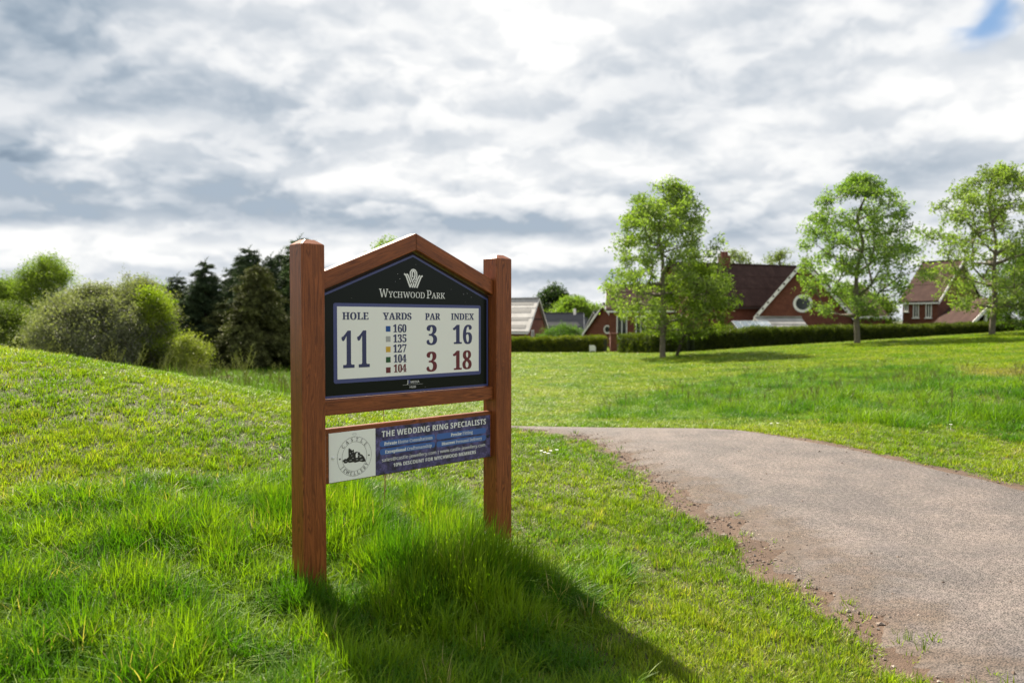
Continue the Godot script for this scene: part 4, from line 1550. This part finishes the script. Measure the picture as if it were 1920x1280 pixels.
func build_houses() -> void:
	var q := PI / 2
	# brick house with the white edged gable, long range behind it
	var o := thing("brick_house", "long brick house with brown tiled roof and a white edged gable with studs", "house", Vector3(24.2, -0.75, -62), deg_to_rad(64))
	gable_block(o, 0, 9, 0, 7.3, 2.45, 6.85, M.brick, M.roof, .42)
	round_window(o, Vector3(-.01, 3.4, -.05), -q, .75)
	for s in [-1.0, 1.0]:
		for k in 9:
			var t := (k + .6) / 9.4
			var bolt := part("board_stud", dome(.085, .05), M.soffit, o, Vector3(-.352, lerpf(6.86, 2.06, t), s * lerpf(0, 3.93, t)))
			bolt.rotation.y = -q
	# long range: its ridge runs to the left, nearer
	var rng_at := o
	var sub := Node3D.new()
	sub.name = "long_range"
	sub.position = Vector3(10.84, 0.1, -1.95)
	sub.rotation.y = deg_to_rad(136)
	rng_at.add_child(sub)
	gable_block(sub, -1.0, 14.5, 0, 7.2, 3.3, 6.95, M.brick, M.roof, .0)
	part("chimney", box_mesh(Vector3(7.4, 6.2, -.35), Vector3(8.3, 7.9, .35)), M.brick, sub)
	for k in 2:
		part("chimney_pot", box_mesh(Vector3(7.52 + .4 * k, 7.904, -.14), Vector3(7.78 + .4 * k, 8.3, .14)), M.brick, sub)
	for k in 3:
		window_on(sub, Vector3(2.5 + 3.6 * k, 0.9, 3.605), 0, 1.0, 1.5)
	for c in sub.get_children():
		var tr: Transform3D = sub.transform * c.transform
		sub.remove_child(c)
		o.add_child(c, true)
		c.transform = tr
	o.remove_child(sub)
	sub.free()
	# hipped end to the right of the gable
	var hip := begin()
	var e := [Vector3(1.2, 2.3, 3.66), Vector3(1.2, 2.3, 6.4), Vector3(8.2, 2.3, 6.4), Vector3(8.2, 2.3, 3.66)]
	var r0 := Vector3(4.7, 5.1, 3.66)
	var r1 := Vector3(4.7, 5.1, 4.5)
	quad(hip, e[0], e[1], r1, r0)
	tri(hip, e[1], e[2], r1)
	quad(hip, e[2], e[3], r0, r1)
	part("hipped_roof", hip.commit(), M.roof, o)
	part("wall", box_mesh(Vector3(1.5, -.8, 3.655), Vector3(7.9, 2.29, 6.1)), M.brick, o)
	part("fascia", box_mesh(Vector3(1.15, 2.14, 3.66), Vector3(1.195, 2.34, 6.4)), M.white_paint, o)
	# wing behind the tallest tree
	var wing := thing("brick_house", "low brick wing with tall white windows, behind the tall round tree", "house", Vector3(16.4, -1.0, -70), deg_to_rad(180 - 8))
	gable_block(wing, 0, 7.2, 0, 5.5, 3.3, 5.4, M.brick, M.roof, .2, .2)
	for k in 4:
		window_on(wing, Vector3(.95 + 1.7 * k, .75, -2.755), PI, .95, 1.9)
	part("string_course", box_mesh(Vector3(.02, .52, -2.9), Vector3(7.18, .64, -2.756)), M.white_paint, wing)
	# small gable with a round window
	var gb := thing("brick_house", "small brick gable with an oval white window and pale bargeboards by the pillar", "house", Vector3(9.15, -1.5, -73.5), deg_to_rad(45))
	gable_block(gb, 0, 8.5, 0, 4.7, 1.55, 4.2, M.brick, M.roof, .26)
	round_window(gb, Vector3(-.01, 1.85, .35), -q, .42)
	# weathered roof at the far left, its glare bands put into the colours
	var wr := thing("brick_house", "brick house with pale weathered roof banded with painted glare just right of the sign post", "house", Vector3(2.85, -1.7, -86), deg_to_rad(158))
	gable_block(wr, 0, 14, 0, 6.4, 1.85, 5.3, M.brick, M.grey_roof, .2)
	window_on(wr, Vector3(-.005, .25, -1.5), -q, .8, 1.6)
	for k in 4:
		# darker strips across the front slope, between the painted glare bands
		var a := .08 + k * .235
		var sl := 3.45 / 3.2
		var z0 := -3.48 + a * 3.48
		var z1 := z0 + .36
		var yy := func(z: float) -> float: return 5.3 + .03 + .155 + z * sl
		var lo := [Vector3(.2, yy.call(z0), z0), Vector3(.2, yy.call(z1), z1), Vector3(13.6, yy.call(z1), z1), Vector3(13.6, yy.call(z0), z0)]
		lo.reverse()
		var hi := []
		for p in lo:
			hi.append(p + Vector3(0, .02, 0))
		part("slate_course", hexa_mesh(lo, hi), M.slate_grey, wr)
	part("string_course", box_mesh(Vector3(-.06, 3.0, -1.9), Vector3(-.004, 3.15, 1.9)), M.roof, wr)
	# slate roofed and white gabled houses further off
	var sr := thing("slate_roofed_house", "low house with a plain dark slate roof behind the left hedge", "house", Vector3(9.1, -1.9, -98), deg_to_rad(176))
	gable_block(sr, 0, 7.5, 0, 5, 1.3, 3.9, M.brick, M.slate, .15, .15)
	part("chimney", box_mesh(Vector3(.7, 3.6, -.2), Vector3(1.05, 4.65, .2)), M.white_paint, sr)
	var porch := thing("garden_tent", "small white round topped garden tent in front of the slate roof", "tent", Vector3(6.55, -1.6, -88), 0)
	var arch := PackedVector2Array([Vector2(-.62, 0), Vector2(.62, 0), Vector2(.6, .9), Vector2(.48, 1.35), Vector2(.25, 1.68), Vector2(0, 1.78), Vector2(-.25, 1.68), Vector2(-.48, 1.35), Vector2(-.6, .9)])
	part("canopy", plate(arch, .6, -.6, .05), M.white_paint, porch)
	part("opening_shade", plate(PackedVector2Array([Vector2(-.3, .02), Vector2(.3, .02), Vector2(.22, .8), Vector2(0, 1.05), Vector2(-.22, .8)]), .612, .604, .001), M.print_grey, porch)  # flat grey plate painted as the shade inside; the canopy is solid
	for k in 2:
		var wg := thing("white_house", ["small white gabled house with slate roof, nearer the tent", "white gabled house half hidden by the small brick gable"][k], "house", Vector3(8.9 + 1.75 * k, -1.9, -100 + 4 * k), deg_to_rad(62 - 10 * k))
		gable_block(wg, 0, 5, 0, 2.6, 1.6 + .4 * k, 3.3 + .8 * k, M.white_paint, M.slate, .1)
		window_on(wg, Vector3(-.005, .5, 0), -q, .7, .9)
	# house at the right
	var rh := thing("brick_house", "two storey brick house with white windows at the right behind the hedge", "house", Vector3(44.1, -.5, -73.6), deg_to_rad(118))
	gable_block(rh, 0, 3.6, 0, 7.0, 3.75, 7.5, M.brick, M.roof, .34)
	window_on(rh, Vector3(.85, 2.0, -3.505), PI, .6, 1.5)
	window_on(rh, Vector3(2.15, 2.0, -3.505), PI, .6, 1.5)
	window_on(rh, Vector3(3.2, 2.6, -3.505), PI, .45, .8)
	part("corner_pier", box_mesh(Vector3(-.45, -.8, -3.9), Vector3(.35, 1.75, -3.52)), M.brick, rh)
	part("string_course", box_mesh(Vector3(.36, 1.0, -3.6), Vector3(3.6, 1.12, -3.505)), M.roof, rh)
	# porch with a white edged gable
	var pg := thing("gabled_porch", "dark open porch with wide white edged gable and white post at the right", "porch", Vector3(42.6, -.4, -66), q)
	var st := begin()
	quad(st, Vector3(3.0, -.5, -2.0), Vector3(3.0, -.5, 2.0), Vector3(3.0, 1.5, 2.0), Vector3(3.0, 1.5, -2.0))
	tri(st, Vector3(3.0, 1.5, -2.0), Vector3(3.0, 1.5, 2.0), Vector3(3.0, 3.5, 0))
	part("shaded_back_wall", st.commit(), M.soffit, pg)  # wall coloured dark for the shade inside the porch
	for s in [-1.0, 1.0]:
		var lo := [Vector3(-.3, .95, s * 2.5), Vector3(-.3, 3.5, s * .004), Vector3(5.5, 3.5, s * .004), Vector3(5.5, .95, s * 2.5)]
		if s > 0:
			lo.reverse()
		lo.reverse()
		var hi := []
		for p in lo:
			hi.append(p + Vector3(0, .15, 0))
		part("roof_slope", hexa_mesh(lo, hi), M.roof, pg)
		part("bargeboard", slope_bar(-.36, -.304, s * 2.5, 1.1, 0, 3.66, .36), M.white_paint, pg)
		part("side_wall", box_mesh(Vector3(.5, -.6, s * 2.1 - .1), Vector3(5.3, 1.3, s * 2.1 + .1)), M.brick, pg)
		part("post", box_mesh(Vector3(-.2, -.6, s * .8 - .09), Vector3(-.02, 2.65, s * .8 + .09)), M.white_paint, pg)
	# greenhouse and summer house in the garden
	var gh := thing("greenhouse", "small glass greenhouse with aluminium frame behind the long hedge", "greenhouse", Vector3(19.3, -.72, -56.3), deg_to_rad(180 + 14))
	var fr := begin()
	var w2 := 1.0
	var hh := 1.25
	var rr := 1.9
	var ln := 3.0
	for k in 6:
		var x := ln * k / 5.0
		for s in [-1.0, 1.0]:
			box_into(fr, Vector3(x - .02, 0, s * w2 - .02), Vector3(x + .02, hh, s * w2 + .02))
			tube(fr, Vector3(x, hh, s * w2), Vector3(x, rr, 0), .025, .025, 4)
	for s in [-1.0, 1.0]:
		tube(fr, Vector3(0, hh, s * w2), Vector3(ln, hh, s * w2), .03, .03, 4)
		tube(fr, Vector3(0, .3, s * w2), Vector3(ln, .3, s * w2), .03, .03, 4)
	tube(fr, Vector3(0, rr, 0), Vector3(ln, rr, 0), .035, .035, 4)
	for x in [0.0, ln]:
		tube(fr, Vector3(x, hh, -w2), Vector3(x, hh, w2), .025, .025, 4)
		tube(fr, Vector3(x, 0, -.35), Vector3(x, 1.65, -.35), .025, .025, 4)
		tube(fr, Vector3(x, 0, .35), Vector3(x, 1.65, .35), .025, .025, 4)
	part("frame", fr.commit(), M.metal_frame, gh)
	for k in 5:
		for s in [-1.0, 1.0]:
			var xa := ln * k / 5.0 + .03
			var xb := ln * (k + 1) / 5.0 - .03
			var g1 := begin()
			quad(g1, Vector3(xa, hh + .01, s * w2), Vector3(xb, hh + .01, s * w2), Vector3(xb, rr, s * .03), Vector3(xa, rr, s * .03))
			part("roof_pane", g1.commit(), M.glass, gh)
			var g2 := begin()
			quad(g2, Vector3(xa, .05, s * w2), Vector3(xb, .05, s * w2), Vector3(xb, hh - .03, s * w2), Vector3(xa, hh - .03, s * w2))
			part("side_pane", g2.commit(), M.glass, gh)
	var sh := thing("summer_house", "garden shed with pale grey felt roof beside the greenhouse", "shed", Vector3(22.3, -.72, -58.3), deg_to_rad(180 + 10))
	gable_block(sh, 0, 3.3, 0, 2.2, 1.25, 2.02, M.soffit, M.grey_roof, 0)
	# brick pillar and notice board at the hedge gap
	var pl := thing("brick_gatepost", "square brick pillar at the gap between the two hedges", "pillar", ground_at(8.3, 61))
	part("shaft", box_mesh(Vector3(-.27, -.3, -.27), Vector3(.27, 1.45, .27)), M.brick, pl)
	part("cap_stone", box_mesh(Vector3(-.32, 1.453, -.32), Vector3(.32, 1.55, .32)), M.brick, pl)
	part("gate_post", box_mesh(Vector3(.275, -.2, -.07), Vector3(.4, .7, .07)), M.stone_grey, pl)
	var nb := thing("notice_board", "small white board standing in front of the left hedge", "sign", ground_at(6.55, 60.6), deg_to_rad(-12))
	part("board", plate(PackedVector2Array([Vector2(-.26, .16), Vector2(.26, .16), Vector2(.26, .5), Vector2(.12, .62), Vector2(-.26, .62)]), .02, -.02, .004), M.white_paint, nb)
	for s in [-.2, .2]:
		part("leg", box_mesh(Vector3(s - .025, -.1, -.06), Vector3(s + .025, .5, -.024)), M.white_paint, nb)

func pebble(sd: int) -> ArrayMesh:
	var st := begin()
	var g := RandomNumberGenerator.new()
	g.seed = sd
	var p := []
	for a in [Vector3(1, 0, 0), Vector3(-1, 0, 0), Vector3(0, 1, 0), Vector3(0, -.5, 0), Vector3(0, 0, 1), Vector3(0, 0, -1)]:
		p.append(a * g.randf_range(.6, 1.1) + Vector3(g.randf_range(-.2, .2), 0, g.randf_range(-.2, .2)))
	for f in [[2, 4, 0], [2, 0, 5], [2, 5, 1], [2, 1, 4], [3, 0, 4], [3, 5, 0], [3, 1, 5], [3, 4, 1]]:
		tri(st, p[f[0]], p[f[1]], p[f[2]])
	return st.commit()

func build_small_things() -> void:
	var g := RandomNumberGenerator.new()
	g.seed = 5
	var m := StandardMaterial3D.new()
	m.resource_name = "loose_stone"
	m.vertex_color_use_as_albedo = true
	m.roughness = 0.9
	var sets := [Scatter.new(), Scatter.new()]
	for i in 9000:
		var t := pow(g.randf(), 0.8) * 0.62 + 0.16
		var k := clampi(int(t * (near_line.size() - 1)), 0, near_line.size() - 1)
		var a := near_line[k]
		var dir := (far_line[k] - a).normalized()
		var off := absf(g.randfn()) * 0.22 - 0.02
		if g.randf() < 0.12:
			off = g.randf() * 2.5
		if g.randf() < 0.08:
			a = far_line[k]
			off = -absf(g.randfn()) * 0.1
		if off > 0.02 and off < 0.5 and noise.get_noise_2d(a.x * 3, a.y * 3) < -0.25:
			continue
		var p := a + dir * off
		var s := 0.004 + 0.007 * pow(g.randf(), 3) + (0.008 if g.randf() < 0.05 else 0.0)
		var v := g.randf()
		var c := Color(.12, .085, .065).lerp(Color(.34, .29, .25), v * v)
		sets[i % 2].put(Vector3(p.x, land(p.x, p.y) + 0.009, -p.y), Basis.from_euler(Vector3(0, g.randf() * TAU, 0)).scaled(Vector3(s * g.randf_range(.8, 1.6), s * .8, s)), c)
	var o := Node3D.new()
	o.name = "loose_gravel"
	o.set_meta("kind", "stuff")
	tag(o, "loose grit and small stones along the inner path edge", "gravel")
	add_child(o)
	for k in 2:
		multi("stones", sets[k], pebble(k + 3), m, o)
	# mole hills on the far grass
	for k in 2:
		var st := begin()
		var n := 14
		var r: float = [.55, .7][k]
		for j in 4:
			for i in n:
				var v := []
				for e in [[i, j], [i + 1, j], [i + 1, j + 1], [i, j + 1]]:
					var a: float = TAU * (int(e[0]) % n) / n
					var u: float = e[1] / 4.0
					var rr := r * (1.0 - u) * (1.0 + .3 * noise.get_noise_2d(cos(a) * 2 + k * 9, sin(a) * 2))
					v.append(Vector3(cos(a) * rr, -.03 + .3 * u * (1.0 + .4 * noise.get_noise_2d(cos(a) * 3, sin(a) * 3 + u * 4 + k)), -sin(a) * rr))
				quad(st, v[0], v[1], v[2], v[3])
		var mh := thing("soil_heap", ["brown soil heap on the grass behind the left mound", "second flatter soil heap right of the brown heap behind the mound"][k], "soil heap", ground_at(-11.7 + .85 * k, 29.4 - .8 * k), 0)
		part("soil", st.commit(), M.soil, mh)
	# daisies on the lawn beside the path
	var dm := StandardMaterial3D.new()
	dm.resource_name = "petal"
	dm.albedo_color = srgb(.75, .75, .72)
	var fl := begin()
	for i in 9:
		var a := TAU * i / 9
		var d := Vector3(cos(a), .25, sin(a))
		var s := Vector3(-sin(a), 0, cos(a)) * .005
		tri(fl, Vector3(0, .06, 0), Vector3(0, .06, 0) + d * .016 - s, Vector3(0, .06, 0) + d * .016 + s)
	tube(fl, Vector3(0, 0, 0), Vector3(0, .06, 0), .0015, .0015, 3)
	var flower := fl.commit()
	var spots := [[.30, 6.82], [.36, 6.9], [.33, 6.78], [.42, 6.95], [.27, 6.88], [3.1, 8.9], [3.2, 8.95], [4.9, 8.3]]
	for k in spots.size():
		var dz := thing("daisy", "tiny white daisy in a loose cluster on the mown grass by the path", "flower", ground_at(spots[k][0], spots[k][1]), k * 1.3, "daisies on the lawn by the path")
		part("flower_head", flower, dm, dz)
	# a dry brown stalk behind the board
	var ds := thing("dry_stalk", "thin dry brown stem standing in the grass below the advertising board", "plant", ground_at(-.82, 4.75))
	var sk := begin()
	tube(sk, Vector3(0, 0, 0), Vector3(.01, .35, 0), .004, .0035, 5)
	tube(sk, Vector3(.01, .35, 0), Vector3(.0, .72, .01), .0035, .0025, 5)
	part("stem", sk.commit(), M.stalk, ds)
